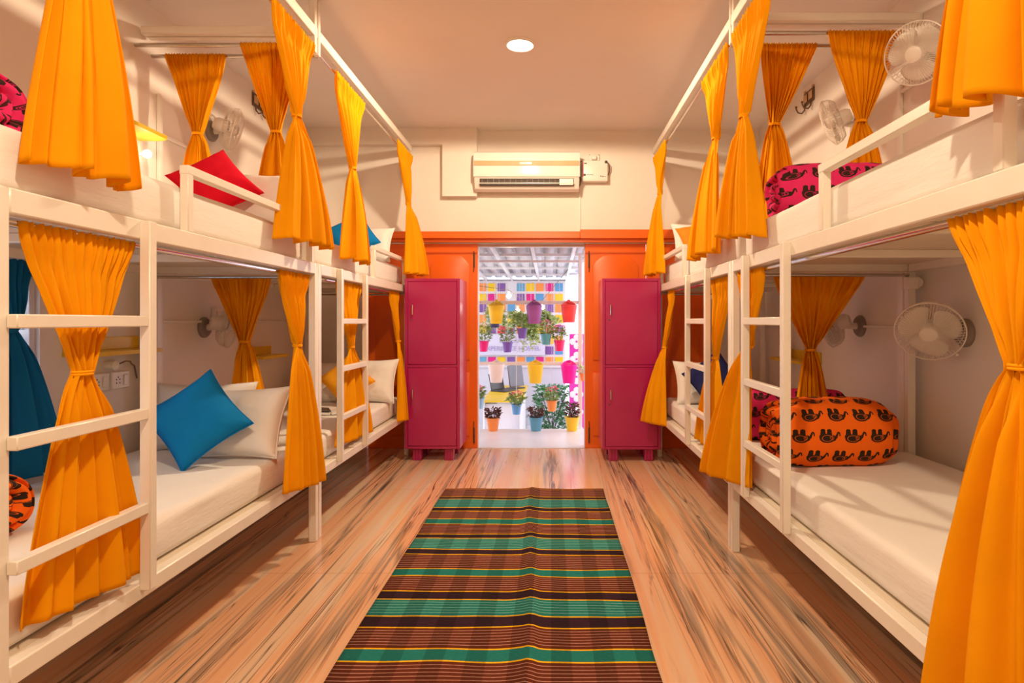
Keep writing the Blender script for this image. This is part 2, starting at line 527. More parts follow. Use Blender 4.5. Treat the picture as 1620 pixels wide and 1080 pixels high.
rod = tag(MB().tube([(-1.70, BY - 0.05, 1.935), (1.42, BY - 0.05, 1.935)], 0.008, 8).tube([(-1.70, BY - 0.05, 1.935), (-1.70, BY + 0.0, 1.935)], 0.006, 6).tube([(1.42, BY - 0.05, 1.935), (1.42, BY, 1.935)], 0.006, 6).build('door_curtain_rod', M['steel']),
          'thin bare steel curtain rod across the orange doorway', 'curtain rod')
# threshold
slab('trim_7', (-0.70, 5.74, -0.05), (0.32, 5.90, 0.006), M['marble'], 0.003)

# ------------------------------------------------------------------ bunk beds
LF, RF = -1.31, 0.97          # front frame lines
LB, RB = -2.21, 1.89          # wall-side frame lines
T = 0.02
DECK1, DECK2 = 0.385, 1.53
def bunk(label, fx, bx, y0, y1, ladder, post_as_stile, guard):
    s = 1 if bx > fx else -1          # direction to the wall
    root = thing('bunk_bed', label, 'bunk bed', ((fx + bx) / 2, (y0 + y1) / 2, 0), group='white metal bunk beds')
    fr = M['frame']
    for x in (fx, bx):
        for y in (y0 + T, y1 - T):
            MB().box((x - T, y - T, 0), (x + T, y + T, DECK2), 0.004).build('post', fr, root)
    for z0, z1 in ((DECK1 - 0.052, DECK1), (DECK2 - 0.062, DECK2)):
        for x in (fx, bx):
            MB().box((x - T + 0.001, y0 + 2 * T, z0), (x + T - 0.001, y1 - 2 * T, z1), 0.004).build('side_rail', fr, root)
        for y in (y0 + T, y1 - T):
            MB().box((min(fx, bx) + T, y - T + 0.001, z0), (max(fx, bx) - T, y + T - 0.001, z1), 0.004).build('end_rail', fr, root)
        mb = MB().box((min(fx, bx) + T, y0 + 2 * T, z1 - 0.022), (max(fx, bx) - T, y1 - 2 * T, z1 - 0.001), 0.002)
        mb.build('deck', M['ply'], root)
        for k in (1, 2):
            y = y0 + (y1 - y0) * k / 3
            MB().box((min(fx, bx) + T, y - 0.018, z1 - 0.055), (max(fx, bx) - T, y + 0.018, z1 - 0.022), 0.003).build('cross_bar', fr, root)
    # ladder outside the front frame
    lx = fx - s * 0.035
    a, bb = ladder
    w = 0.017
    stiles = [bb] if post_as_stile else [a, bb]
    for y in stiles:
        MB().box((lx - 0.017, y - w, DECK1 - 0.02), (lx + 0.017, y + w, 1.525), 0.003).build('ladder_stile', fr, root)
    for z in (1.21, 0.92, 0.625):
        lo = (y0 + T) if post_as_stile else a + w
        if post_as_stile: lo = y0 + 0.026
        MB().box((lx - 0.014, lo, z - 0.017), (lx + 0.014, bb - w, z + 0.017), 0.003).build('ladder_rung', fr, root)
    # guard rail
    a, bb = guard
    MB().box((fx - 0.016, a - 0.016, DECK2), (fx + 0.016, a + 0.016, 1.765), 0.003).box((fx - 0.016, bb - 0.016, DECK2), (fx + 0.016, bb + 0.016, 1.765), 0.003) \
        .box((fx - 0.0175, a - 0.0175, 1.735), (fx + 0.0175, bb + 0.0175, 1.768), 0.003).build('guard_rail', fr, root)
    # rods for the lower curtains
    rx = fx + s * 0.028
    MB().tube([(rx, y0 + 0.05, 1.455), (rx, y1 - 0.05, 1.455)], 0.0115, 10).build('curtain_rod', M['chrome'], root)
    ye = y1 - 0.06
    MB().tube([(fx + s * 0.06, ye, 1.45), (bx - s * 0.03, ye, 1.45)], 0.0085, 10).build('curtain_rod', M['steel'], root)
    return root
Y_L0, Y_L1, Y_L2 = 1.40, 3.345, 5.50
Y_R0, Y_R1, Y_R2 = 1.13, 3.20, 5.42
bunk('cream metal bunk bed with the teal cushion and wall sockets below', LF, LB, Y_L0, Y_L1, (1.42, 1.91), True, (2.17, 3.28))
bunk('cream metal bunk bed running up to the locker left of the doorway', LF, LB, Y_L1 + 0.008, Y_L2, (3.65, 4.14), False, (4.45, 5.38))
bunk('cream metal bunk bed with the orange elephant quilt on its lower bed', RF, RB, Y_R0, Y_R1, (2.41, 2.91), False, (1.29, 2.14))
bunk('cream metal bunk bed running up to the locker right of the doorway', RF, RB, Y_R1 + 0.008, Y_R2, (3.62, 4.14), False, (4.39, 5.30))

# overhead curtain frames hung from the ceiling
def canopy(label, fx, bx, y0, y1, rod_y):
    s = 1 if bx > fx else -1
    wx = LX if s < 0 else RX
    root = thing('canopy_frame', label, 'curtain frame', ((fx + bx) / 2, (y0 + y1) / 2, 2.7), group='overhead curtain frames')
    fr = M['frame']
    MB().box((fx - 0.018, y0, 2.775), (fx + 0.018, y1, 2.832), 0.004).build('front_rail', fr, root)
    for y in ((y0 + 0.02,) if y1 > 4 else (y0 + 0.02, y1 - 0.02)):
        MB().box((min(fx, wx) + 0.02, y - 0.018, 2.785), (max(fx, wx) - 0.001, y + 0.018, 2.828), 0.004).build('end_rail', fr, root)
        MB().box((fx - 0.016, y - 0.016, 2.69), (fx + 0.016, y + 0.016, H - 0.001), 0.003).build('hanger_post', fr, root)
    rx = fx + s * 0.004
    MB().tube([(rx, y0 + 0.03, 2.715), (rx, y1 - 0.03, 2.715)], 0.010, 10).build('curtain_rod', M['chrome'], root)
    MB().tube([(fx + s * 0.02, rod_y, 2.715), (wx - s * 0.002, rod_y, 2.715)], 0.011, 10).build('curtain_rod', M['steel'], root)
    return root
canopy('cream overhead curtain frame above the bunk with the red cushion', LF, LB, Y_L0, Y_L1 - 0.003, 3.29)
canopy('cream overhead curtain frame reaching the boxed drop beside the air conditioner', LF, LB, Y_L1 + 0.008, BY - 0.076, 3.43)
canopy('cream overhead curtain frame beneath which the round wall fan hangs', RF, RB, Y_R0 - 0.2, Y_R1 - 0.003, 3.155)
canopy('cream overhead curtain frame ending on the door wall right of the voltage box', RF, RB, Y_R1 + 0.008, BY - 0.002, 3.30)

# ------------------------------------------------------------------ mattresses
def mattress(label, fx, bx, y0, y1, z, h, group):
    s = 1 if bx > fx else -1
    xa, xb = sorted((fx + s * 0.037, bx - s * 0.03))
    ya, yb = y0 + 0.055, y1 - 0.055
    nx, ny, nz = 14, 40, 5
    rnd = random.Random(label)
    sd = rnd.random() * 50
    t = bmesh.new()
    bmesh.ops.create_cube(t, size=1.0)
    bmesh.ops.scale(t, vec=(xb - xa, yb - ya, h), verts=t.verts)
    bmesh.ops.bevel(t, geom=list(t.edges), offset=0.032, segments=4, profile=0.5, affect='EDGES')
    bmesh.ops.subdivide_edges(t, edges=[e for e in t.edges if e.calc_length() > 0.3], cuts=24, use_grid_fill=True)
    for v in t.verts:
        p = v.co
        n = noise.noise(Vector((p.x * 3 + sd, p.y * 3, p.z * 5)))
        n2 = noise.noise(Vector((p.x * 9 + sd, p.y * 5, p.z * 14)))
        if p.z > h / 2 - 0.005:
            v.co.z += 0.006 * n + 0.002 * n2
        elif abs(p.z) < h / 2 - 0.02:
            v.co.x += (0.004 * n + 0.003 * n2)
    bmesh.ops.translate(t, vec=((xa + xb) / 2, (ya + yb) / 2, z + h / 2 + 0.001), verts=t.verts)
    mb = MB(); mb._merge(t)
    root = thing('mattress', label, 'mattress', ((xa + xb) / 2, (ya + yb) / 2, z), group=group)
    mb.build('fitted_sheet', M['sheet'], root, angle=60)
    # piped edge of the sheet along the top
    xf = xa if s > 0 else xb
    return root
LH, UH = 0.150, 0.170
GL = 'white sheeted mattresses on the bunks'
mattress('white sheeted lower mattress under the teal cushion and leaning pillows', LF, LB, Y_L0, Y_L1, DECK1, LH, GL)
mattress('white sheeted upper mattress beneath the red cushion', LF, LB, Y_L0, Y_L1, DECK2, UH, GL)
mattress('white sheeted lower mattress holding the amber cushion and open book', LF, LB, Y_L1 + .008, Y_L2, DECK1, LH, GL)
mattress('white sheeted upper mattress beneath the small teal cushion near the doorway', LF, LB, Y_L1 + .008, Y_L2, DECK2, UH, GL)
mattress('white sheeted lower mattress under the orange elephant quilt', RF, RB, Y_R0, Y_R1, DECK1, LH, GL)
mattress('white sheeted upper mattress under the pink elephant quilt with long guard rail', RF, RB, Y_R0, Y_R1, DECK2, UH, GL)
mattress('white sheeted lower mattress beneath the navy cushion', RF, RB, Y_R1 + .008, Y_R2, DECK1, LH, GL)
mattress('white sheeted upper mattress beneath the red-orange cushion near the doorway', RF, RB, Y_R1 + .008, Y_R2, DECK2, UH, GL)
ZL, ZU = DECK1 + LH, DECK2 + UH

# ------------------------------------------------------------------ curtains
def curtain(label, top0, top1, knot, bot0, bot1, nrm, seed, pl=9, kw=0.05, bulge=0.03, mat='orange', amp=1.0, name='tied_curtain', group='orange tied curtains'):
    """gathered on a rod, tied at the knot, flaring to the hem"""
    rnd = random.Random(seed)
    t0, t1, K, b0, b1 = (Vector(v) for v in (top0, top1, knot, bot0, bot1))
    nrm = Vector(nrm).normalized()
    zt = (t0.z + t1.z) / 2; zb = (b0.z + b1.z) / 2
    tk = (zt - K.z) / (zt - zb)
    d = (t1 - t0).normalized()
    k0 = K - d * kw / 2; k1 = K + d * kw / 2
    ph = [rnd.random() * 6.28 for _ in range(8)]
    NU, NV = 110, 64
    me = bpy.data.meshes.new(name)
    verts = []; faces = []
    header = 0.035
    lowf = 2.6 + rnd.random() * 1.2
    wobf = 1.3 + rnd.random()
    for j in range(NV + 1):
        v = j / NV
        # denser rows near the top and the knot
        if v <= tk:
            s = v / tk
            e = s ** 1.12
            L = t0.lerp(k0, e); Rr = t1.lerp(k1, e)
            z = t0.lerp(k0, s).z
            side = 0
        else:
            s = (v - tk) / (1 - tk)
            e = 0.17 * (1 - math.exp(-14 * s)) + 0.83 * (1 - (1 - s) ** 1.3)
            L = k0.lerp(b0, e); Rr = k1.lerp(b1, e)
            side = 1
        for i in range(NU + 1):
            u = i / NU
            uu = u + 0.018 * math.sin(6.28 * u * 2 + ph[6]) * (1 - abs(2 * u - 1))
            p = L.lerp(Rr, uu)
            if side == 0:
                p.z = t0.lerp(k0, s).z * (1 - u) + t1.lerp(k1, s).z * u
            else:
                p.z = k0.lerp(b0, s).z * (1 - u) + k1.lerp(b1, s).z * u
            x = u * 6.28318
            hi = math.sin(pl * 2.3 * x + ph[0] + 1.4 * math.sin(2 * x + ph[1])) + 0.5 * math.sin(pl * 3.7 * x + ph[2])
            mid = math.sin(pl * x + ph[3] + 1.1 * math.sin(wobf * x + ph[4] + v * 1.5)) + 0.45 * math.sin(pl * 1.83 * x + ph[5])
            low = math.sin(lowf * x + ph[4]) + 0.55 * math.sin(lowf * 2.1 * x + ph[5] + 0.6) + 0.18 * math.sin(pl * x + ph[3])
            if side == 0:
                dz = s * (zt - K.z)
                wh = max(0, 1 - max(0, dz - 0.03) / 0.13)
                pocket = math.exp(-((dz - 0.004) / 0.022) ** 2)
                a = 0.010 * wh * hi * (1 - 0.55 * pocket) + 0.017 * max(0, 1 - dz / 0.10) + (0.006 + 0.010 * s) * (1 - 0.6 * wh) * mid
                a += 0.020 * math.sin(math.pi * s) * (1 - (2 * u - 1) ** 2) * 0.6
                kn = max(0, (s - 0.75) / 0.25)
                a = a * (1 - 0.4 * kn) + kn * 0.013 * math.sin(4 * x + ph[2])
            else:
                kn = max(0, 1 - s / 0.18)
                a = (1 - kn) * (0.009 * mid * (1 - 0.45 * s) + 0.028 * s ** 0.7 * low) + kn * 0.013 * math.sin(4 * x + ph[2])
                a += bulge * math.sin(min(1, s * 1.4) * math.pi / 2) * (1 - (2 * u - 1) ** 2)
                p.z += 0.006 * low * s
            # cloth folds lean a little sideways too
            tang = 0.35 * a * math.cos(pl * x * 0.5 + ph[1]) if side else 0
            p += nrm * a * amp + d * tang * amp
            if j == 0:
                p.z += 0.006 + 0.002 * hi
            verts.append(p)
    for j in range(NV):
        for i in range(NU):
            a = j * (NU + 1) + i
            faces.append((a, a + 1, a + NU + 2, a + NU + 1))
    base = Vector((K.x, K.y, zb))
    me.from_pydata([v - base for v in verts], [], faces)
    root = thing(name, label, 'curtain', base, group=group)
    o = finish('fabric', me, M[mat], root, angle=80)
    sol = o.modifiers.new('cloth', 'SOLIDIFY'); sol.thickness = 0.0022; sol.offset = 0
    # tie band
    mb = MB()
    n = 20
    for k, zz in enumerate((-0.004, 0.003)):
        mb.tube([K + d * (kw / 2 + 0.002) * math.cos(q * 6.28318 / n) + nrm * 0.021 * math.sin(q * 6.28318 / n) + Vector((0, 0, zz)) for q in range(n)], 0.0042, 6, closed=True)
    mb.build('tie_band', M['orange_tie'] if mat == 'orange' else M[mat], root, angle=80)
    return root

RD = 2.715
nL, nR, nF = (1, 0, 0), (-1, 0, 0), (0, -1, 0)
# upper left, along the front
curtain('large orange curtain hanging nearest above the left row, only its lower half in frame', (-1.31, 1.46, RD), (-1.31, 1.92, RD), (-1.29, 1.66, 2.30), (-1.29, 1.49, 1.61), (-1.285, 1.83, 1.60), nL, 1, bulge=0.035)
curtain('orange tied curtain on the overhead rod in front of the red cushion', (-1.31, 2.80, RD), (-1.31, 3.31, RD), (-1.29, 3.06, 2.25), (-1.285, 2.86, 1.605), (-1.20, 3.30, 1.60), nL, 2, bulge=0.035)
curtain('orange tied curtain second from the doorway on the upper left row', (-1.31, 3.62, RD), (-1.31, 4.20, RD), (-1.30, 3.95, 2.21), (-1.285, 3.70, 1.60), (-1.265, 4.14, 1.59), nL, 3, bulge=0.035)
curtain('slim orange tied curtain ending just above the left locker', (-1.29, 5.00, RD), (-1.29, 5.56, RD), (-1.27, 5.37, 2.25), (-1.26, 5.12, 1.62), (-1.16, 5.50, 1.62), nL, 4, bulge=0.03)
# upper left, across the bed end
curtain('shaded orange curtain beside the left wall above the yellow upper shelf', (-2.19, 3.43, RD), (-1.84, 3.43, RD), (-2.01, 3.43, 2.275), (-2.12, 3.43, 1.74), (-1.87, 3.43, 1.74), nF, 5, bulge=0.03)
curtain('shaded orange curtain across the bed end behind the red cushion and white pillow', (-1.69, 3.29, RD), (-1.34, 3.29, RD), (-1.50, 3.29, 2.24), (-1.62, 3.29, 1.74), (-1.38, 3.29, 1.74), nF, 6, bulge=0.03)
# lower left
curtain('large orange tied curtain behind the nearest left ladder', (-1.338, 1.50, 1.455), (-1.338, 1.925, 1.455), (-1.325, 1.705, 1.065), (-1.315, 1.50, 0.44), (-1.308, 1.92, 0.41), nL, 7, pl=8, bulge=0.012, amp=0.8)
curtain('orange tied curtain beside the paired left posts, right of the teal cushion', (-1.338, 2.93, 1.455), (-1.338, 3.29, 1.455), (-1.32, 3.14, 1.085), (-1.265, 2.80, 0.40), (-1.25, 3.24, 0.35), nL, 8, pl=8, bulge=0.02)
curtain('orange tied curtain behind the farther left ladder', (-1.338, 3.72, 1.455), (-1.338, 4.22, 1.455), (-1.325, 4.00, 1.04), (-1.315, 3.68, 0.44), (-1.308, 4.36, 0.41), nL, 9, pl=8, bulge=0.012, amp=0.8)
curtain('narrow orange tied curtain hanging beside the left locker', (-1.338, 4.96, 1.455), (-1.338, 5.24, 1.455), (-1.315, 5.19, 1.04), (-1.275, 5.05, 0.37), (-1.255, 5.17, 0.36), nL, 10, pl=5, kw=0.045, bulge=0.015, amp=0.8)
curtain('shaded orange tied curtain across the end of the lower bed with the teal cushion', (-1.91, 3.405, 1.45), (-1.57, 3.405, 1.45), (-1.73, 3.405, 1.095), (-1.83, 3.405, 0.58), (-1.58, 3.405, 0.58), nF, 11, bulge=0.02)
# upper right
curtain('large orange curtain hanging nearest above the right row, cut by the picture top', (0.97, 1.54, RD), (0.97, 1.08, RD), (0.95, 1.21, 2.30), (0.945, 1.46, 1.70), (0.94, 1.09, 1.64), nR, 12, bulge=0.05)
curtain('bright orange curtain sweeping over the right mattress edge beside the pink quilt', (0.97, 3.18, RD), (0.97, 2.65, RD), (0.95, 2.98, 2.22), (0.885, 3.14, 1.64), (0.945, 2.76, 1.60), nR, 13, bulge=0.04)
curtain('orange tied curtain just beyond the ceiling post on the upper right row', (0.97, 3.81, RD), (0.97, 3.27, RD), (0.955, 3.50, 2.27), (0.925, 3.95, 1.60), (0.925, 3.33, 1.60), nR, 14, bulge=0.035)
curtain('slim orange tied curtain ending just above the right locker', (0.965, 5.58, RD), (0.965, 5.02, RD), (0.955, 5.30, 2.33), (0.87, 5.52, 1.62), (0.94, 5.10, 1.62), nR, 15, bulge=0.03)
curtain('shaded orange curtain across the bed end behind the pink quilt roll', (1.14, 3.30, RD), (1.45, 3.30, RD), (1.22, 3.30, 2.285), (1.10, 3.30, 1.74), (1.36, 3.30, 1.74), nF, 16, bulge=0.03)
curtain('shaded orange curtain next to the right wall between the two upper fans', (1.435, 3.155, RD), (1.83, 3.155, RD), (1.62, 3.155, 2.255), (1.49, 3.155, 1.74), (1.76, 3.155, 1.74), nF, 17, bulge=0.03)
# lower right
curtain('very large orange tied curtain filling the lower right corner', (0.998, 1.49, 1.455), (0.998, 1.05, 1.455), (0.98, 1.255, 1.115), (0.925, 1.51, 0.27), (0.925, 1.05, 0.28), nR, 18, pl=7, bulge=0.03)
curtain('orange tied curtain sweeping past the paired right posts onto the aisle', (0.990, 3.155, 1.455), (0.998, 2.79, 1.455), (0.975, 2.99, 1.085), (0.862, 3.40, 0.36), (0.975, 2.87, 0.41), nR, 19, pl=8, bulge=0.02)
curtain('orange tied curtain behind the farther right ladder', (0.998, 3.72, 1.455), (0.998, 3.30, 1.455), (0.985, 3.62, 0.99), (0.985, 4.08, 0.42), (0.985, 3.42, 0.42), nR, 20, pl=8, bulge=0.012, amp=0.8)
curtain('orange tied curtain swept in front of the right locker', (0.998, 5.07, 1.455), (0.998, 4.84, 1.455), (0.96, 5.10, 0.99), (0.775, 5.12, 0.36), (0.955, 4.98, 0.34), nR, 21, pl=6, kw=0.045, bulge=0.02, amp=0.8)
curtain('shaded orange tied curtain across the bed end behind the orange elephant quilt', (1.19, 3.26, 1.45), (1.69, 3.26, 1.45), (1.40, 3.26, 1.055), (1.29, 3.26, 0.58), (1.53, 3.26, 0.58), nF, 22, bulge=0.02)
curtain('dark teal tied curtain over the louvre window in the lower left bunk', (-2.235, 2.14, 1.46), (-2.235, 2.60, 1.46), (-2.20, 2.45, 1.17), (-2.15, 2.15, 0.57), (-2.15, 2.66, 0.57), nL, 23, pl=7, kw=0.06, bulge=0.02, mat='blue_cloth', name='window_curtain', group=None)

# ------------------------------------------------------------------ cushions and pillows
def pillow_mesh(w, h, t, seed, pinch=0.10, wr=0.011):
    N = 30
    sd = seed * 7.3
    bmv = []
    faces = []
    def pos(i, j, sgn):
        u = -1 + 2 * i / N; v = -1 + 2 * j / N
        x = w / 2 * u * (1 - pinch * (1 - v * v)); y = h / 2 * v * (1 - pinch * (1 - u * u))
        th = t / 2 * (max(0, (1 - u ** 4)) * max(0, (1 - v ** 4))) ** 0.55
        n = noise.noise(Vector((x * 9 + sd, y * 9, sgn * 2))) * wr + noise.noise(Vector((x * 20 + sd, y * 26, sgn))) * wr * 0.45
        edge = (1 - u ** 8) * (1 - v ** 8)
        return Vector((x, y, sgn * (th + n * edge)))
    verts = []
    idx = {}
    for sgn in (1, -1):
        for j in range(N + 1):
            for i in range(N + 1):
                rim = i in (0, N) or j in (0, N)
                if rim and sgn < 0:
                    idx[(sgn, i, j)] = idx[(1, i, j)]
                    continue
                idx[(sgn, i, j)] = len(verts)
                verts.append(pos(i, j, sgn))
    for sgn in (1, -1):
        for j in range(N):
            for i in range(N):
                f = (idx[(sgn, i, j)], idx[(sgn, i + 1, j)], idx[(sgn, i + 1, j + 1)], idx[(sgn, i, j + 1)])
                faces.append(f if sgn > 0 else f[::-1])
    me = bpy.data.meshes.new('pillow')
    me.from_pydata(verts, [], faces)
    rim = [pos(i, 0, 1) for i in range(N)] + [pos(N, j, 1) for j in range(N)] + [pos(N - i, N, 1) for i in range(N)] + [pos(0, N - j, 1) for j in range(N)]
    return me, rim
def pillow(name, label, cat, size, mat, loc, lean, yaw, roll=0, seed=1, group=None, flange=False):
    """standing pillow: width x height x thickness; lean back (deg), yaw about z, roll within its own plane"""
    w, h, t = size
    me, rim = pillow_mesh(w, h, t, seed)
    o = finish(name, me, mat, None, angle=75)
    rot = Matrix.Rotation(R(yaw), 4, 'Z') @ Matrix.Rotation(R(90 - lean), 4, 'X') @ Matrix.Rotation(R(roll), 4, 'Z')
    o.matrix_world = Matrix.Translation(Vector(loc)) @ rot
    tag(o, label, cat, group)
    mb = MB().tube(rim, 0.0032, 5, closed=True)
    mb.build('seam_piping', mat, o, local=True)
    return o
GP = 'white pillows on the bunks'
C = M
# lower left near
pillow('pillow', 'white pillow half hidden behind the teal cushion', 'pillow', (0.52, 0.36, 0.15), M['pillow'], (-1.86, 3.225, ZL + 0.172), 18, 6, 0, 1, GP)
pillow('pillow', 'plump white pillow leaning right of the teal cushion', 'pillow', (0.50, 0.37, 0.16), M['pillow'], (-1.57, 3.03, ZL + 0.170), 26, -8, 2, 2, GP)
pillow('cushion', 'teal blue square cushion balanced on one corner against the white pillows', 'cushion', (0.35, 0.35, 0.13), M['blue_cushion'], (-1.655, 2.82, ZL + 0.218), 24, 14, 38, 3)
# upper left near
pillow('cushion', 'red square cushion standing on a corner on the upper left bed', 'cushion', (0.305, 0.305, 0.13), M['red'], (-1.655, 2.98, ZU + 0.185), 24, 26, 38, 4)
pillow('pillow', 'white pillow beside the red cushion on the upper left bed', 'pillow', (0.46, 0.32, 0.14), M['pillow'], (-1.54, 3.18, ZU + 0.145), 22, -6, -4, 5, GP)
# lower left far
pillow('pillow', 'white pillow at the left of the amber cushion', 'pillow', (0.42, 0.36, 0.14), M['pillow'], (-1.86, 5.06, ZL + 0.165), 20, 8, 0, 6, GP)
pillow('pillow', 'white pillow at the right of the amber cushion beside the left locker', 'pillow', (0.44, 0.38, 0.15), M['pillow'], (-1.51, 5.05, ZL + 0.178), 20, -4, 0, 7, GP)
pillow('cushion', 'amber cushion on its corner behind the farther left ladder', 'cushion', (0.32, 0.32, 0.12), M['amber_cushion'], (-1.64, 4.84, ZL + 0.205), 18, 4, 42, 8)
# upper left far
pillow('cushion', 'small teal cushion on the upper left bed near the doorway', 'cushion', (0.34, 0.34, 0.12), M['blue_cushion'], (-1.61, 4.88, ZU + 0.195), 24, 4, 32, 9)
pillow('pillow', 'white pillow right of the small teal cushion on the upper left bed', 'pillow', (0.42, 0.32, 0.14), M['pillow'], (-1.54, 5.07, ZU + 0.150), 22, -4, 0, 10, GP)
# right far
pillow('cushion', 'red-orange cushion on the upper right bed near the doorway', 'cushion', (0.34, 0.34, 0.12), M['orange_cushion'], (1.20, 4.80, ZU + 0.150), 34, -4, 12, 11)
pillow('pillow', 'white pillow behind the red-orange cushion on the upper right bed', 'pillow', (0.44, 0.34, 0.14), M['pillow'], (1.22, 4.98, ZU + 0.160), 20, 4, 0, 12, GP)
pillow('pillow', 'white pillow on the lower right bed beside the right locker', 'pillow', (0.46, 0.37, 0.15), M['pillow'], (1.24, 4.95, ZL + 0.172), 20, 4, 0, 13, GP)
pillow('cushion', 'navy cushion on its corner behind the farther right ladder', 'cushion', (0.35, 0.35, 0.13), M['navy'], (1.27, 4.72, ZL + 0.222), 18, -10, 36, 14)

# ------------------------------------------------------------------ rolled quilts
def quilt_roll(label, x0, x1, yc, zbase, ry, rz, mat, seed, yaw=0):
    NT, NX, NC = 96, 60, 26
    L = x1 - x0
    rings = []   # each: (list of points, list of uv)
    sd = seed * 3.1
    def sect(th, k=1.0):
        c, s = math.cos(th), math.sin(th)
        e = 0.80
        y = ry * math.copysign(abs(c) ** e, c); z = rz * math.copysign(abs(s) ** e, s)
        return y * k, z * k
    arc = [0.0]
    for k in range(NT):
        a0, a1 = sect(2 * math.pi * k / NT), sect(2 * math.pi * (k + 1) / NT)
        arc.append(arc[-1] + math.hypot(a1[0] - a0[0], a1[1] - a0[1]))
    seq = []
    for i in range(NC): seq.append(('a', (i + 0.25) / NC))
    for i in range(NX + 1): seq.append(('b', i / NX))
    for i in range(NC - 1, -1, -1): seq.append(('c', (i + 0.25) / NC))
    verts = []; uvs = []
    for kind, q in seq:
        for k in range(NT + 1):
            th = 2 * math.pi * k / NT
            if kind == 'b':
                x = -L / 2 + L * q
                sc = 1 + 0.035 * noise.noise(Vector((x * 5 + sd, math.cos(th) * 1.3, math.sin(th) * 1.3))) - 0.10 * abs(2 * q - 1) ** 4
                y, z = sect(th, sc)
                u = x
            else:
                rr = q
                sgn = -1 if kind == 'a' else 1
                sc0 = 1 + 0.035 * noise.noise(Vector((sgn * L / 2 * 5 + sd, math.cos(th) * 1.3, math.sin(th) * 1.3))) - 0.10
                y, z = sect(th, rr * sc0)
                roundoff = 0.045 * (1 - rr ** 5)
                tw = (rr * 2.6 - k / NT) % 1.0
                fold = 0.050 * (abs(math.sin(math.pi * tw)) ** 0.6) * min(1, (1 - rr) * 7) * (0.4 + 0.6 * rr)
                n = 0.02 * noise.noise(Vector((y * 9 + sd, z * 9, sgn * 3)))* min(1, (1 - rr) * 5)
                x = sgn * (L / 2 + roundoff + fold - 0.03 * min(1, (1 - rr) * 7) + n)
                u = sgn * (L / 2 + (1 - rr) * (ry + rz) / 2)
            z += 0.004 * noise.noise(Vector((x * 14 + sd, y * 14, z * 14)))
            verts.append(Vector((x, y, z)))
            uvs.append((u, arc[k]))
    me = bpy.data.meshes.new('rolled_quilt')
    W = NT + 1
    faces = []
    for j in range(len(seq) - 1):
        for k in range(NT):
            a = j * W + k
            faces.append((a, a + 1, a + W + 1, a + W))
    zmin = min(v.z for v in verts)
    for v in verts:
        if v.z < -rz * 0.9: v.z = -rz * 0.9
    me.from_pydata([v + Vector((0, 0, rz * 0.9)) for v in verts], [], faces)
    uvl = me.uv_layers.new(name='UVMap')
    for lp in me.loops:
        uvl.data[lp.index].uv = uvs[lp.vertex_index]
    o = finish('rolled_quilt', me, mat, None, angle=75)
    o.location = ((x0 + x1) / 2, yc, zbase)
    o.rotation_euler = (0, 0, R(yaw))
    return tag(o, label, 'quilt')
quilt_roll('orange quilt printed with black elephants, rolled on the lower right bed', 1.08, 1.555, 2.90, ZL + 0.004, 0.175, 0.160, M['ele_orange'], 1, 2)
quilt_roll('pink quilt printed with elephants, rolled on the upper right bed', 1.12, 1.66, 2.93, ZU + 0.004, 0.175, 0.138, M['ele_pink'], 2, -2)
quilt_roll('pink elephant quilt lying behind the orange quilt on the next lower bed', 1.12, 1.66, 3.50, ZL + 0.004, 0.14, 0.15, M['ele_pink'], 3, 1)
quilt_roll('pink elephant quilt peeking out at the picture edge on the upper left bed', -2.13, -1.66, 1.77, ZU + 0.004, 0.16, 0.142, M['ele_pink'], 4)
quilt_roll('dark orange quilt peeking out at the picture edge on the lower left bed', -2.13, -1.73, 1.86, ZL + 0.004, 0.15, 0.105, M['ele_orange'], 5)

# open book on the far lower left bed
root = thing('book', 'open book with grey cover lying on the farther lower left bed', 'book', (-1.62, 4.42, ZL + 0.004), (0, 0, R(25)))
MB().box((-0.12, -0.085, 0), (-0.002, 0.085, 0.022), 0.006, Matrix.Rotation(R(6), 3, 'Y')).box((0.002, -0.085, 0), (0.12, 0.085, 0.022), 0.006, Matrix.Rotation(R(-6), 3, 'Y')).build('pages', M['plastic'], root, local=True)
MB().box((-0.125, -0.09, 0.028), (0.0, 0.09, 0.034), 0.002, Matrix.Rotation(R(6), 3, 'Y')).build('cover', M['dark'], root, local=True)

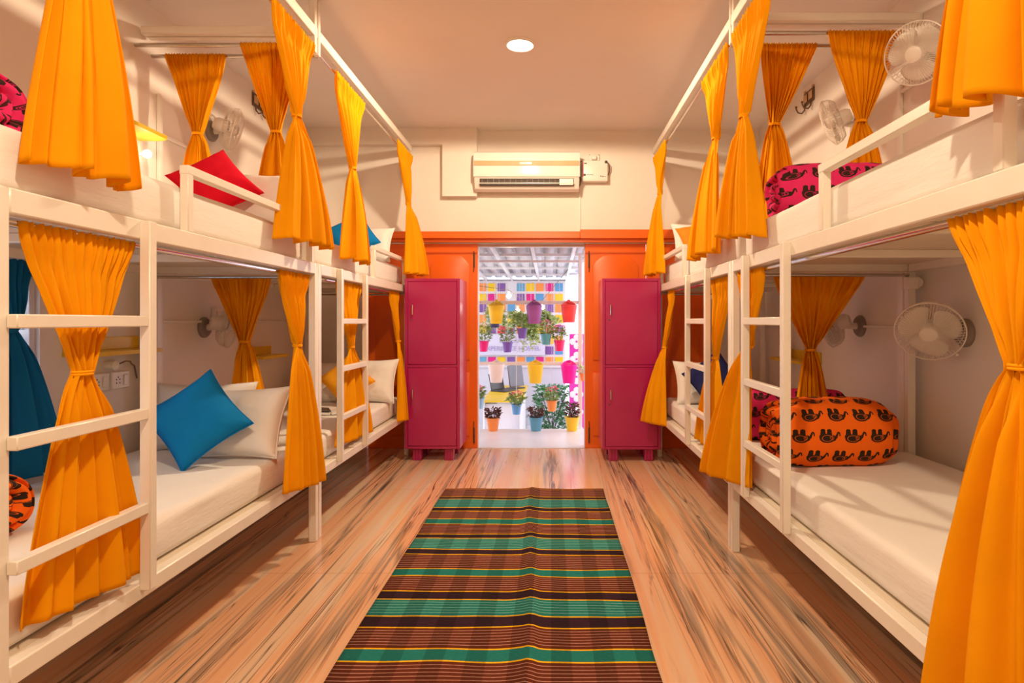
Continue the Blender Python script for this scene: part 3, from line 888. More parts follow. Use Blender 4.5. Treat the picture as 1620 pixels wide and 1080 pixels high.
# ------------------------------------------------------------------ lockers
def locker(label, x0, x1, y0, y1):
    w, dpt, h0, h1 = x1 - x0, y1 - y0, 0.105, 1.58
    root = thing('locker', label, 'locker', ((x0 + x1) / 2, y0, 0), group='two magenta steel lockers')
    m = M['locker']
    mb = MB()
    t = 0.026
    mb.box((-w / 2, 0.004, h0), (-w / 2 + t, dpt, h1), 0.003).box((w / 2 - t, 0.004, h0), (w / 2, dpt, h1), 0.003)
    mb.box((-w / 2 + t, 0.004, h1 - t), (w / 2 - t, dpt, h1), 0.003).box((-w / 2 + t, 0.004, h0), (w / 2 - t, dpt, h0 + t), 0.003)
    mid = (h0 + h1) / 2 - 0.02
    mb.box((-w / 2 + t, 0.004, mid - 0.012), (w / 2 - t, dpt, mid + 0.012), 0.002)
    mb.box((-w / 2 + t, dpt - 0.01, h0 + t), (w / 2 - t, dpt, h1 - t), 0)
    mb.build('body', m, root, local=True)
    for (z0, z1) in ((mid + 0.014, h1 - t - 0.002), (h0 + t + 0.002, mid - 0.014)):
        dd = MB().box((-w / 2 + t + 0.002, -0.001, z0), (w / 2 - t - 0.002, 0.02, z1), 0.003)
        d = dd.build('door', m, root, local=True)
        hz = z0 + (z1 - z0) * 0.66
        hx = -w / 2 + t + 0.045
        MB().tube([(hx, 0.0, hz - 0.045), (hx, -0.018, hz - 0.04), (hx, -0.02, hz), (hx, -0.018, hz + 0.04), (hx, 0.0, hz + 0.045)], 0.006, 8).build('handle', M['chrome'], d, local=True)
        MB().lathe([(0, 0.004), (0.007, 0.004), (0.008, 0)], 12, Matrix.Translation((hx - 0.012, -0.001, hz - 0.085)) @ Matrix.Rotation(R(90), 4, 'X')).build('lock', M['locker_dark'], d, local=True)
    for sx in (-1, 1):
        cx = sx * (w / 2 - 0.10)
        mb = MB().box((cx - 0.038, 0.03, 0.0), (cx + 0.038, 0.11, h0), 0.003)
        for q in (-0.026, 0.0, 0.026):
            mb.box((cx + q - 0.008, 0.022, 0.0), (cx + q + 0.008, 0.035, h0), 0.003)
        mb.build('foot', m, root, local=True)
        MB().box((cx - 0.038, dpt - 0.11, 0.0), (cx + 0.038, dpt - 0.03, h0), 0.003).build('foot', m, root, local=True)
    return root
locker('magenta two-door steel locker left of the doorway', -1.268, -0.79, 5.22, 5.64)
locker('magenta two-door steel locker right of the doorway', 0.440, 0.946, 5.20, 5.62)

# ------------------------------------------------------------------ rug
def rug():
    x0, x1 = -0.758, 0.375
    BR, DK, TE, YE, LI, LT = rgb('#63301f'), rgb('#35222c'), rgb('#237a74'), rgb('#f0b818'), rgb('#c49484'), rgb('#86c0b2')
    bands = []
    ed = [4.32, 4.137, 4.083, 3.895, 3.823, 3.679, 3.582, 3.417, 3.351, 3.19, 3.117, 2.935, 2.852, 2.692, 2.613, 2.465, 2.375, 2.219, 2.136, 1.975, 1.90, 1.74, 1.66, 1.55]
    kinds = ['b', 'd', 't', 'd', 'b', 'n', 'b', 'd', 't', 'd', 'b', 'n', 'b', 'd', 't', 'd', 'b', 'n', 'b', 'd', 't', 'd', 'b']
    for a, b_, k in zip(ed, ed[1:], kinds):
        first = a
        bands.append((a, a - 0.009, YE)); a -= 0.009
        if k == 'd': bands.append((a, b_, DK))
        elif k == 'n': bands.append((a, b_, TE))
        else:
            base, ln = (BR, LI) if k == 'b' else (TE, LT)
            n = max(3, int((a - b_) / 0.021))
            st = (a - b_) / n
            for i in range(n):
                bands.append((a, a - st + 0.0035, base))
                if i < n - 1: bands.append((a - st + 0.0035, a - st, ln))
                else: bands.append((a - st + 0.0035, a - st, base))
                a -= st
    ys = [bands[0][0]] + [b[1] for b in bands]
    NXR = 56
    me = bpy.data.meshes.new('rug')
    verts = []
    for y in ys:
        for i in range(NXR + 1):
            u = i / NXR
            x = x0 + (x1 - x0) * u
            wob = 0.012 * noise.noise(Vector((x * 2.2, y * 1.1, 3))) + 0.010 * math.exp(-((x + 0.11) / 0.05) ** 2)
            ex = 0.012 * noise.noise(Vector((y * 1.6, u * 5, 8))) 
            z = 0.010 + 0.004 * noise.noise(Vector((x * 5, y * 4, 1))) + 0.009 * math.exp(-((x + 0.11 + 0.03 * math.sin(y * 2)) / 0.025) ** 2)
            verts.append((x + ex, y + wob - 0.012 * u, z))
    W = NXR + 1
    faces = []; fc = []
    for j, b in enumerate(bands):
        for i in range(NXR):
            a = j * W + i
            faces.append((a, a + W, a + W + 1, a + 1)); fc.append(b[2])
    me.from_pydata(verts, [], faces)
    ca = me.color_attributes.new('weave', 'FLOAT_COLOR', 'CORNER')
    for p, c in zip(me.polygons, fc):
        for li in p.loop_indices: ca.data[li].color = c
    m, nt, b = nt_of('striped_dhurrie')
    at = node(nt, 'ShaderNodeAttribute', attribute_name='weave')
    tc = node(nt, 'ShaderNodeTexCoord'); sep = node(nt, 'ShaderNodeSeparateXYZ'); nt.links.new(tc.outputs['Object'], sep.inputs[0])
    mo = node(nt, 'ShaderNodeMath', operation='MULTIPLY'); mo.inputs[1].default_value = 1 / 0.152; nt.links.new(sep.outputs[0], mo.inputs[0])
    fr = node(nt, 'ShaderNodeMath', operation='FRACT'); nt.links.new(mo.outputs[0], fr.inputs[0])
    r = ramp(nt, fr.outputs[0], [(0.0, (0.74, 0.74, 0.74, 1)), (0.46, (0.74, 0.74, 0.74, 1)), (0.5, (1.08, 1.05, 1.05, 1)), (0.96, (1.08, 1.05, 1.05, 1))])
    mx = node(nt, 'ShaderNodeMixRGB', blend_type='MULTIPLY'); mx.inputs[0].default_value = 1.0
    nt.links.new(at.outputs['Color'], mx.inputs[1]); nt.links.new(r.outputs[0], mx.inputs[2])
    nz = noise_tex(nt, 1.0, 3, 0.6, (60, 260, 1))
    r2 = ramp(nt, nz.outputs['Fac'], [(0.3, (0.8, 0.8, 0.8, 1)), (0.7, (1.15, 1.15, 1.15, 1))])
    mx2 = node(nt, 'ShaderNodeMixRGB', blend_type='MULTIPLY'); mx2.inputs[0].default_value = 1.0
    nt.links.new(mx.outputs[0], mx2.inputs[1]); nt.links.new(r2.outputs[0], mx2.inputs[2])
    nt.links.new(mx2.outputs[0], b.inputs['Base Color'])
    b.inputs['Roughness'].default_value = 0.95; b.inputs['Specular IOR Level'].default_value = 0.1
    bp = node(nt, 'ShaderNodeBump'); bp.inputs['Strength'].default_value = 0.3; bp.inputs['Distance'].default_value = 0.004
    nt.links.new(nz.outputs['Fac'], bp.inputs['Height']); nt.links.new(bp.outputs[0], b.inputs['Normal'])
    o = finish('rug', me, m, None, angle=80)
    sm = o.modifiers.new('thickness', 'SOLIDIFY'); sm.thickness = 0.006; sm.offset = -1
    tag(o, 'striped brown, teal and black woven rug with yellow lines on the marble floor', 'rug')
    mb = MB()
    xs = [x0 + (x1 - x0) * i / NXR for i in range(NXR + 1)]
    mb.tube([Vector(verts[i]) for i in range(W)], 0.005, 6)
    mb.build('fringe_hem', paint('rug_hem', rgb('#8a4a38'), 0.9, 0.1, 40), o)
rug()

# ------------------------------------------------------------------ air conditioner, voltage box
ax0, ax1, az0, az1 = -0.70, 0.255, 2.40, 2.755
root = thing('air_conditioner', 'white split air conditioner with a gold band on the door wall', 'air conditioner', ((ax0 + ax1) / 2, BY, az0))
prof = [(BY, az0 + 0.03), (BY, az1), (BY - 0.15, az1), (BY - 0.185, az1 - 0.02), (BY - 0.195, az1 - 0.08), (BY - 0.195, az0 + 0.12), (BY - 0.185, az0 + 0.10), (BY - 0.15, az0 + 0.02), (BY - 0.10, az0)]
MB().prism(prof, ax1 - ax0, 'x', ax0, bev=0.006).build('body', M['plastic'], root, angle=30)
pp = [(BY - 0.16, az1 + 0.002), (BY - 0.19, az1 - 0.015), (BY - 0.205, az1 - 0.07), (BY - 0.207, az0 + 0.15), (BY - 0.205, az0 + 0.118), (BY - 0.19, az0 + 0.118), (BY - 0.19, az1 - 0.07)]
MB().prism(pp, ax1 - ax0 + 0.012, 'x', ax0 - 0.006, bev=0.003).build('front_panel', M['ac'], root, angle=30)
bnd = MB().box((ax0, BY - 0.2105, az0 + 0.218), (ax1, BY - 0.2045, az0 + 0.262), 0.001).build('trim_band', M['gold'], root)
MB().box((-0.29, BY - 0.213, az0 + 0.228), (-0.175, BY - 0.209, az0 + 0.250), 0.001).build('display', M['display'], bnd)
MB().box((ax0 + 0.05, BY - 0.191, az0 + 0.042), (ax1 - 0.05, BY - 0.155, az0 + 0.105), 0.002).build('air_outlet', M['vent'], root)
mb = MB()
for i in range(17):
    x = ax0 + 0.07 + i * (ax1 - ax0 - 0.14) / 16
    mb.box((x - 0.003, BY - 0.194, az0 + 0.048), (x + 0.003, BY - 0.17, az0 + 0.10), 0.001, Matrix.Rotation(R(20), 3, 'Z'))
mb.build('outlet_fins', M['display'], root)
MB().box((ax0 + 0.045, BY - 0.200, az0 + 0.058), (ax1 - 0.045, BY - 0.186, az0 + 0.066), 0.002).build('flap', M['ac'], root)
MB().box((ax1 - 0.18, BY - 0.196, az0 + 0.045), (ax1 - 0.055, BY - 0.175, az0 + 0.10), 0.002).build('outlet_cover', M['plastic'], root)

root = thing('voltage_stabilizer', 'small white voltage box with dangling cables right of the air conditioner', 'voltage box', (0.405, BY, 2.50))
MB().box((0.285, BY - 0.085, 2.505), (0.525, BY - 0.002, 2.70), 0.012, seg=2).build('case', M['plastic'], root)
MB().box((0.292, BY - 0.088, 2.545), (0.298, BY - 0.084, 2.69), 0.001).build('stripe', M['red'], root)
mb = MB()
for i, hh in enumerate((0.014, 0.010, 0.010, 0.007)): mb.box((0.455 + i * 0.014, BY - 0.088, 2.545), (0.462 + i * 0.014, BY - 0.084, 2.545 + hh), 0.001)
mb.box((0.30, BY - 0.088, 2.555), (0.32, BY - 0.084, 2.575), 0.001).box((0.325, BY - 0.087, 2.562), (0.39, BY - 0.084, 2.566), 0.0005).box((0.305, BY - 0.087, 2.665), (0.33, BY - 0.084, 2.675), 0.001)
mb.build('panel_marks', M['dark'], root)
MB().tube([(0.285, BY - 0.05, 2.70), (0.265, BY - 0.06, 2.69), (0.252, BY - 0.05, 2.64), (0.258, BY - 0.05, 2.58), (0.272, BY - 0.05, 2.53), (0.268, BY - 0.05, 2.48), (0.245, BY - 0.06, 2.44)], 0.006, 8).build('cable', M['cord'], root)
MB().tube([(0.508, BY - 0.09, 2.682), (0.535, BY - 0.07, 2.67), (0.548, BY - 0.04, 2.62), (0.535, BY - 0.03, 2.58), (0.524, BY - 0.04, 2.57)], 0.005, 8).build('cable', M['cord'], root)
MB().lathe([(0, 0.01), (0.012, 0.009), (0.014, 0)], 14, Matrix.Translation((0.508, BY - 0.085, 2.683)) @ Matrix.Rotation(R(90), 4, 'X')).build('knob', M['dark'], root)
root = thing('power_socket', 'small white plug socket just above the voltage box', 'socket', (0.40, BY, 2.71))
MB().box((0.352, BY - 0.018, 2.715), (0.452, BY - 0.001, 2.775), 0.004).build('plate', M['plastic'], root)
MB().box((0.375, BY - 0.045, 2.718), (0.425, BY - 0.018, 2.758), 0.008).build('plug', M['plastic'], root)
mb = MB()
for x in (0.361, 0.443): mb.lathe([(0, 0.002), (0.004, 0)], 10, Matrix.Translation((x, BY - 0.018, 2.766)) @ Matrix.Rotation(R(90), 4, 'X'))
mb.build('screw', M['dark'], root)

# ------------------------------------------------------------------ wall fans
def fan(label, base, out, face, head_off=0.20, rad=0.145, group='white wall fans'):
    """base: point on the wall, out: wall normal, face: direction the fan blows"""
    root = thing('wall_fan', label, 'fan', base, group=group)
    out = Vector(out); face = Vector(face).normalized()
    B = Vector((0, 0, 0))
    q = out.to_track_quat('Z', 'Y').to_matrix().to_4x4()
    MB().lathe([(0.068, 0.0), (0.068, 0.012), (0.055, 0.026), (0.03, 0.03), (0, 0.03)], 28, q).build('wall_plate', M['fan_base'], root, local=True)
    head = out * head_off + Vector((0, 0, 0.01))
    MB().tube([out * 0.02, out * 0.075, out * 0.10 + Vector((0, 0, 0.0)), head - face * 0.09], [0.022, 0.018, 0.018, 0.020], 12).build('neck', M['fan'], root, local=True)
    fm = Matrix.Translation(head) @ face.to_track_quat('Z', 'Y').to_matrix().to_4x4()
    MB().lathe([(0, -0.125), (0.032, -0.122), (0.045, -0.10), (0.048, -0.05), (0.044, -0.03), (0, -0.03)], 24, fm).build('motor_housing', M['fan'], root, local=True)
    # blades
    for k in range(3):
        t = bmesh.new()
        a0 = k * 2 * math.pi / 3 + 0.4
        nr, na = 8, 10
        g = []
        for i in range(nr + 1):
            r = 0.028 + (rad - 0.045) * i / nr
            half = 0.50 + 0.46 * math.sin(math.pi * min(1.0, (i / nr) * 0.62 + 0.1))
            if i >= nr - 1: half *= 0.86 if i == nr - 1 else 0.6
            row = []
            for j in range(na + 1):
                w = -1 + 2 * j / na
                row.append(t.verts.new((r * math.cos(a0 + w * half), r * math.sin(a0 + w * half), -0.004 + 0.020 * w * (0.6 + 0.4 * i / nr))))
            g.append(row)
        for i in range(nr):
            for j in range(na):
                t.faces.new((g[i][j], g[i + 1][j], g[i + 1][j + 1], g[i][j + 1]))
        bmesh.ops.transform(t, matrix=fm, verts=t.verts)
        mb = MB(); mb._merge(t)
        o = mb.build('blade', M['fan'], root, local=True, angle=80)
        sd = o.modifiers.new('t', 'SOLIDIFY'); sd.thickness = 0.002
    MB().lathe([(0.0, 0.034), (0.022, 0.032), (0.034, 0.022), (0.038, 0.0), (0.034, -0.02), (0, -0.02)], 24, fm).build('hub_cap', M['fan'], root, local=True)
    # wire cages
    mb = MB()
    n = 64
    for k in range(n):
        a = k * 2 * math.pi / n
        c, s = math.cos(a), math.sin(a)
        fr = [(r, 0.046 - 0.036 * max(0, (r - 0.04) / (rad - 0.04)) ** 3) for r in (0.036, 0.07, 0.10, 0.13, rad)]
        mb.tube([fm @ Vector((r * c, r * s, z)) for r, z in fr], 0.0013, 4, caps=False)
    n = 48
    for k in range(n):
        a = k * 2 * math.pi / n
        c, s = math.cos(a), math.sin(a)
        fr = [(rad, 0.010), (rad * 0.93, -0.03), (rad * 0.78, -0.055), (0.05, -0.06)]
        mb.tube([fm @ Vector((r * c, r * s, z)) for r, z in fr], 0.0013, 4, caps=False)
    for r, z, th in ((rad, 0.010, 0.0035), (0.036, 0.046, 0.0022), (rad * 0.93, -0.03, 0.0018)):
        mb.tube([fm @ Vector((r * math.cos(a * 6.28318 / 48), r * math.sin(a * 6.28318 / 48), z)) for a in range(48)], th, 6, closed=True)
    mb.build('wire_cage', M['fan_wire'], root, local=True)
    MB().lathe([(0.0, 0.052), (0.030, 0.050), (0.037, 0.046), (0.0, 0.044)], 24, fm).build('cage_badge', M['fan'], root, local=True)
    mb = MB().sphere(fm @ Vector((rad * 0.72, -rad * 0.80, 0.01)), 0.007)
    mb.build('cage_clip', M['fan'], root, local=True)
    return root
fan('white wall fan over the upper right bed, facing the aisle, partly behind the nearest curtain', (RX, 2.93, 2.50), (-1, 0, 0), (-0.74, -0.56, -0.36), 0.175)
fan('white wall fan inside the lower right bunk beside its corner post', (RX, 2.84, 1.155), (-1, 0, 0), (-0.56, -0.72, -0.40), 0.17)
fan('white wall fan by the hooks on the upper right wall, turned sideways', (RX, 3.80, 2.45), (-1, 0, 0), (-0.86, 0.44, -0.32), 0.19)
fan('white wall fan half behind the shaded curtain in the lower right bunk', (RX, 3.80, 1.18), (-1, 0, 0), (-0.75, 0.62, -0.25), 0.20)
fan('white wall fan by the hooks on the upper left wall, turned sideways', (LX, 4.02, 2.475), (1, 0, 0), (0.89, 0.42, -0.26), 0.155)
fan('white wall fan above the pillows in the lower left bunk', (LX, 3.94, 1.17), (1, 0, 0), (0.72, 0.66, -0.25), 0.18)

# ------------------------------------------------------------------ small wall things
def shelf(label, wx, s, y0, y1, z):
    """yellow ledge: board and low back board; s = direction into the room"""
    root = thing('wall_shelf', label, 'shelf', (wx, (y0 + y1) / 2, z), group='yellow wall shelves')
    a, b = sorted((wx, wx + s * 0.165))
    MB().prism([(wx, y0), (wx + s * 0.165, y0 + 0.0), (wx + s * 0.165, y1 - 0.03), (wx + s * 0.12, y1), (wx, y1)], 0.02, 'z', z).build('board', M['yellow'], root)
    a, b = sorted((wx, wx + s * 0.018))
    MB().box((a, y0, z + 0.02), (b, y1, z + 0.085), 0.003).build('back_board', M['yellow'], root)
    return root
shelf('yellow wall shelf above the bright reading lamp', LX, 1, 2.76, 3.34, 2.205)
shelf('yellow wall shelf above the sockets in the lower left bunk', LX, 1, 2.80, 3.30, 1.045)
shelf('yellow wall shelf past the curtain in the farther lower left bunk', LX, 1, 4.42, 4.86, 0.93)
shelf('yellow wall shelf in the farther lower right bunk', RX, -1, 4.35, 4.95, 0.90)
shelf_item = thing('jar', 'small white jar standing on the farther right yellow shelf', 'jar', (RX - 0.09, 4.83, 0.921))
MB().lathe([(0, 0), (0.04, 0), (0.042, 0.01), (0.042, 0.085), (0.03, 0.10), (0, 0.10)], 18).build('body', M['plastic'], shelf_item, local=True)
MB().lathe([(0, 0.10), (0.022, 0.10), (0.022, 0.135), (0, 0.138)], 16).build('lid', M['plastic'], shelf_item, local=True)

def hooks(label, wx, s, yc, zc):
    root = thing('coat_hook_rack', label, 'coat hooks', (wx, yc, zc), group='bronze hook racks')
    MB().box((wx, yc - 0.085, zc - 0.05), (wx + s * 0.012, yc + 0.085, zc + 0.05), 0.003).build('plate', M['bronze'], root)
    mb = MB()
    for q in (-0.045, 0.045): mb.box((wx + s * 0.012, yc + q - 0.03, zc - 0.03), (wx + s * 0.02, yc + q + 0.03, zc + 0.03), 0.004)
    mb.sphere((wx + s * 0.006, yc - 0.07, zc + 0.058), 0.012).sphere((wx + s * 0.006, yc + 0.07, zc + 0.058), 0.012)
    mb.build('ornament', M['gold'], root)
    for q in (-0.05, 0.06):
        y = yc + q
        MB().tube([(wx + s * 0.01, y, zc - 0.03), (wx + s * 0.016, y, zc - 0.08), (wx + s * 0.035, y, zc - 0.105), (wx + s * 0.065, y, zc - 0.10), (wx + s * 0.078, y, zc - 0.075), (wx + s * 0.08, y, zc - 0.06)], 0.0055, 8) \
            .sphere((wx + s * 0.08, y, zc - 0.058), 0.009).build('hook', M['bronze'], root)
    return root
hooks('small bronze double coat hook on the upper left wall', LX, 1, 4.66, 2.90)
hooks('small bronze double coat hook on the upper right wall', RX, -1, 4.55, 2.90)

def socket(label, wx, s, yc, zc, plug):
    root = thing('switch_socket', label, 'socket', (wx, yc, zc), group='wall sockets')
    MB().box((wx, yc - 0.064, zc - 0.045), (wx + s * 0.03, yc + 0.064, zc + 0.045), 0.005).build('plate', M['plastic'], root)
    MB().box((wx + s * 0.03, yc + 0.015, zc - 0.028), (wx + s * 0.036, yc + 0.045, zc + 0.028), 0.003).build('rocker_switch', M['plastic'], root)
    mb = MB()
    for dy, dz in ((0, 0.016), (-0.012, 0.004), (0.012, 0.004), (-0.012, -0.014), (0.012, -0.014)):
        mb.lathe([(0, 0.002), (0.0038, 0.001), (0.0038, 0)], 10, Matrix.Translation((wx + s * 0.03, yc - 0.022 + dy, zc + dz)) @ Matrix.Rotation(R(90) * s, 4, 'Y'))
    mb.build('pin_hole', M['dark'], root)
    return root
socket('white switch socket under the yellow shelf in the lower left bunk, nearer one', LX, 1, 3.00, 0.905, False)
socket('white switch socket next to the grey plug lead in the lower left bunk', LX, 1, 3.145, 0.905, False)
root = thing('plug_lead', 'white plug and curling lead above the lower left bunk sockets', 'plug', (LX, 3.12, 0.98))
MB().lathe([(0, 0), (0.022, 0), (0.026, 0.02), (0.026, 0.05), (0.012, 0.06), (0, 0.06)], 16, Matrix.Translation((LX, 3.08, 0.985)) @ Matrix.Rotation(R(90), 4, 'Y')).build('plug', M['plastic'], root)
MB().tube([(LX + 0.05, 3.08, 0.985), (LX + 0.07, 3.12, 1.005), (LX + 0.06, 3.17, 1.00), (LX + 0.03, 3.22, 0.985), (LX + 0.012, 3.27, 0.97), (LX + 0.012, 3.29, 0.90)], 0.004, 6).build('lead', M['cord'], root)
root = thing('power_socket', 'small square socket plate behind the white fan in the lower left bunk', 'socket', (LX, 3.99, 1.22))
MB().box((LX, 4.03, 1.20), (LX + 0.02, 4.13, 1.30), 0.004).build('plate', M['plastic'], root)
MB().box((LX + 0.02, 4.06, 1.225), (LX + 0.03, 4.10, 1.275), 0.003).build('rocker_switch', M['plastic'], root)
root = thing('junction_box', 'small white junction box beside the corner post in the lower right bunk', 'junction box', (1.88, 3.15, 1.41))
MB().box((1.84, 3.105, 1.375), (1.895, 3.158, 1.44), 0.005).build('case', M['plastic'], root)
MB().lathe([(0.03, 0), (0.03, 0.02), (0.022, 0.03), (0, 0.03)], 18, Matrix.Translation((1.905, 3.158, 1.412)) @ Matrix.Rotation(R(90), 4, 'X')).build('round_cover', M['plastic'], root)

# reading lamp on the upper left wall
root = thing('reading_lamp', 'small blazing reading lamp below the upper yellow shelf', 'lamp', (LX, 3.27, 2.10))
MB().lathe([(0.04, 0), (0.04, 0.015), (0.02, 0.025), (0, 0.025)], 18, Matrix.Translation((LX, 3.25, 2.11)) @ Matrix.Rotation(R(90), 4, 'Y')).build('wall_plate', M['plastic'], root)
MB().tube([(LX + 0.02, 3.25, 2.11), (LX + 0.07, 3.25, 2.11), (LX + 0.08, 3.255, 2.11)], 0.012, 10).build('arm', M['plastic'], root)
MB().sphere((LX + 0.095, 3.25, 2.11), 0.022).build('bulb', M['bulb'], root)
MB().tube([(LX + 0.01, 3.25, 2.08), (LX + 0.02, 3.15, 2.02), (LX + 0.01, 3.05, 2.08), (LX + 0.01, 3.02, 2.16)], 0.003, 6).build('lead', M['cord'], root)

# ceiling lamps
def ceiling_lamp(label, x, y):
    root = thing('ceiling_lamp', label, 'lamp', (x, y, H))
    MB().lathe([(0.095, 0), (0.095, -0.012), (0.086, -0.018), (0.080, -0.012), (0.080, -0.004)], 36, Matrix.Translation((x, y, H))).build('rim', M['plastic'], root)
    MB().lathe([(0.080, -0.006), (0.05, -0.014), (0, -0.017)], 36, Matrix.Translation((x, y, H))).build('diffuser', M['lens'], root)
    return root
ceiling_lamp('round glowing ceiling lamp in front of the air conditioner', -0.20, 3.89)
ceiling_lamp('round glowing ceiling lamp over the rug, above the picture', -0.20, 0.55)

# ------------------------------------------------------------------ terrace and courtyard
slab('floor_terrace', (-3.2, 5.90, -0.10), (2.4, 6.80, 0.0), M['marble'], 0.0)
slab('floor_courtyard', (-5, 6.80, -0.62), (5, 10.4, -0.50), M['marble'], 0.0)
slab('wall_courtyard', (-4, 9.92, -0.5), (0.235, 10.05, 1.90), M['out_wall'])
GRD = 'wall'
pal = {'o': (0.90, 0.30, 0.06), 'y': (0.88, 0.58, 0.01), 'p': (0.22, 0.10, 0.36), 'r': (0.72, 0.02, 0.10), 'b': (0.10, 0.33, 0.58), 'w': (0.84, 0.83, 0.86), 't': (0.12, 0.38, 0.55), 'm': (0.70, 0.01, 0.22)}
pk = list(pal)
pm = [paint('tile_' + {'o': 'orange', 'y': 'yellow', 'p': 'purple', 'r': 'red', 'b': 'blue', 'w': 'white', 't': 'teal', 'm': 'crimson'}[k], pal[k], 0.5, 0.04) for k in pk]
rows = ['oypwtyomb', 'ymowpmboy', 'pyobowppo', 'obpywotby', 'yprbopyrp', 'bowpmbtyo', 'prybwompb', 'tmypobmoy', 'tmypobmoy'][:8]
root = thing('colour_square_screen', 'white courtyard screen chequered with bright coloured squares', 'screen', (-0.5, 9.9, 0.5))
MB().box((-2.2, 9.875, 0.45), (0.23, 9.915, 1.87), 0.003).build('backing', M['white_steel'], root)
mb = MB()
for r_, row in enumerate(rows):
    for c_ in range(-6, 9):
        k = row[c_ % 9]
        if k == 'w': continue
        x = -1.19 + c_ * 0.157; z = 1.83 - r_ * 0.172
        mb.box((x, 9.862, z - 0.13), (x + 0.126, 9.876, z), 0.002, mi=pk.index(k))
mb.build('colour_squares', pm, root)
# sign board
def text(txt, name, m, size, loc, parent=None, bold=0.0):
    cu = bpy.data.curves.new(name, 'FONT')
    cu.body = txt; cu.size = size; cu.extrude = 0.004; cu.offset = bold
    cu.align_x = 'CENTER'; cu.align_y = 'CENTER'
    tmp = bpy.data.objects.new('tmp_text', cu)
    COL.objects.link(tmp)
    bpy.context.view_layer.update()
    me = bpy.data.meshes.new_from_object(tmp.evaluated_get(bpy.context.evaluated_depsgraph_get()))
    bpy.data.objects.remove(tmp)
    me.transform(Matrix.Translation(Vector(loc) - (ORIGIN[parent.name] if parent else Vector())) @ Matrix.Rotation(R(90), 4, 'X'))
    return finish(name, me, m, parent, angle=30)
root = thing('sign_board', 'pale lilac sign board lettered in purple in front of the coloured squares', 'sign', (-0.64, 9.84, 0.7))
MB().box((-1.17, 9.80, 0.66), (-0.10, 9.83, 1.0), 0.003).build('board', M['sign'], root)
text('SOCIAL', 'lettering', M['lilac'], 0.13, (-0.62, 9.797, 0.90), root, 0.002)
text('EXPERIENCE HOSTEL', 'lettering', M['lilac'], 0.098, (-0.64, 9.797, 0.765), root, 0.002)

# tin roof with rafters
root = thing('tin_roof', 'corrugated white tin roof over the courtyard on white rafters', 'roof', (-0.3, 8, 1.95))
def rz(y): return 2.02 - 0.033 * (y - 6.0)
t = bmesh.new()
xs = []
x = -2.6
while x < 0.42:
    for dx, dz in ((0, 0), (0.10, 0), (0.118, 0.028), (0.150, 0.028), (0.168, 0)):
        xs.append((x + dx, dz))
    x += 0.168
A = [t.verts.new((a, 5.88, rz(5.88) + 0.05 + b)) for a, b in xs]
B = [t.verts.new((a, 10.1, rz(10.1) + 0.05 + b)) for a, b in xs]
for k in range(len(xs) - 1): t.faces.new((A[k], B[k], B[k + 1], A[k + 1]))
mb = MB(); mb._merge(t)
o = mb.build('roof_sheet', M['tin'], root, angle=20)
sd = o.modifiers.new('t', 'SOLIDIFY'); sd.thickness = 0.002
for x in (-1.9, -1.48, -1.06, -0.64, -0.205, 0.25):
    mb = MB()
    n = Vector((0, 10.0 - 5.9, rz(10.0) - rz(5.9)))
    ang = math.atan2(n.z, n.y)
    c = Vector((x, 7.95, rz(7.95) - 0.0))
    mb.box(c - Vector((0.017, 2.05, 0.022)), c + Vector((0.017, 2.05, 0.022)), 0.002, Matrix.Rotation(ang, 3, 'X'))
    mb.build('rafter', M['white_steel'], root)
for y in (7.3, 8.6, 9.45):
    MB().box((-2.6, y - 0.018, rz(y) + 0.018), (0.40, y + 0.018, rz(y) + 0.052), 0.002).build('purlin', M['white_steel'], root)

# white trellis with the hook planters
TY = 6.93
root = thing('planter_trellis', 'white steel trellis of two bars and a post carrying the planters', 'trellis', (-0.4, TY, -0.5))
MB().box((0.31, TY - 0.02, -0.5), (0.355, TY + 0.02, rz(TY)), 0.003).build('post', M['white_steel'], root)
MB().box((-1.9, TY - 0.02, -0.5), (-1.86, TY + 0.02, rz(TY)), 0.003).build('post', M['white_steel'], root)
MB().box((-1.88, TY - 0.012, 1.405), (0.31, TY + 0.012, 1.445), 0.003).build('bar', M['white_steel'], root)
MB().box((-1.88, TY - 0.012, 0.705), (0.31, TY + 0.012, 0.745), 0.003).build('bar', M['white_steel'], root)
MB().box((-1.88, TY - 0.010, 1.885), (0.55, TY + 0.010, 1.91), 0.003).build('bar', M['white_steel'], root)

def foliage(mb, c, n, rad, leaf, rnd, up=0.5, mi=0, droop=0.0):
    """stems with leaf blades"""
    for _ in range(n):
        a = rnd.random() * 6.283; rr = rad * math.sqrt(rnd.random()); hh = rnd.random()
        p = Vector(c) + Vector((rr * math.cos(a), rr * math.sin(a), up * hh - droop * rr))
        d = Vector((math.cos(a) + rnd.uniform(-.6, .6), math.sin(a) + rnd.uniform(-.6, .6), rnd.uniform(-0.4, 1.0))).normalized()
        s = d.cross(Vector((rnd.uniform(-1, 1), rnd.uniform(-1, 1), 1))).normalized()
        l = leaf * rnd.uniform(0.6, 1.3); w = l * 0.28
        nn = s.cross(d) * l * 0.12
        v = [p, p + d * l * 0.45 + s * w + nn, p + d * l, p + d * l * 0.45 - s * w + nn]
        vs = [mb.bm.verts.new(q) for q in v]
        f1 = mb.bm.faces.new((vs[0], vs[1], vs[2])); f2 = mb.bm.faces.new((vs[0], vs[2], vs[3]))
        f1.material_index = f2.material_index = mi
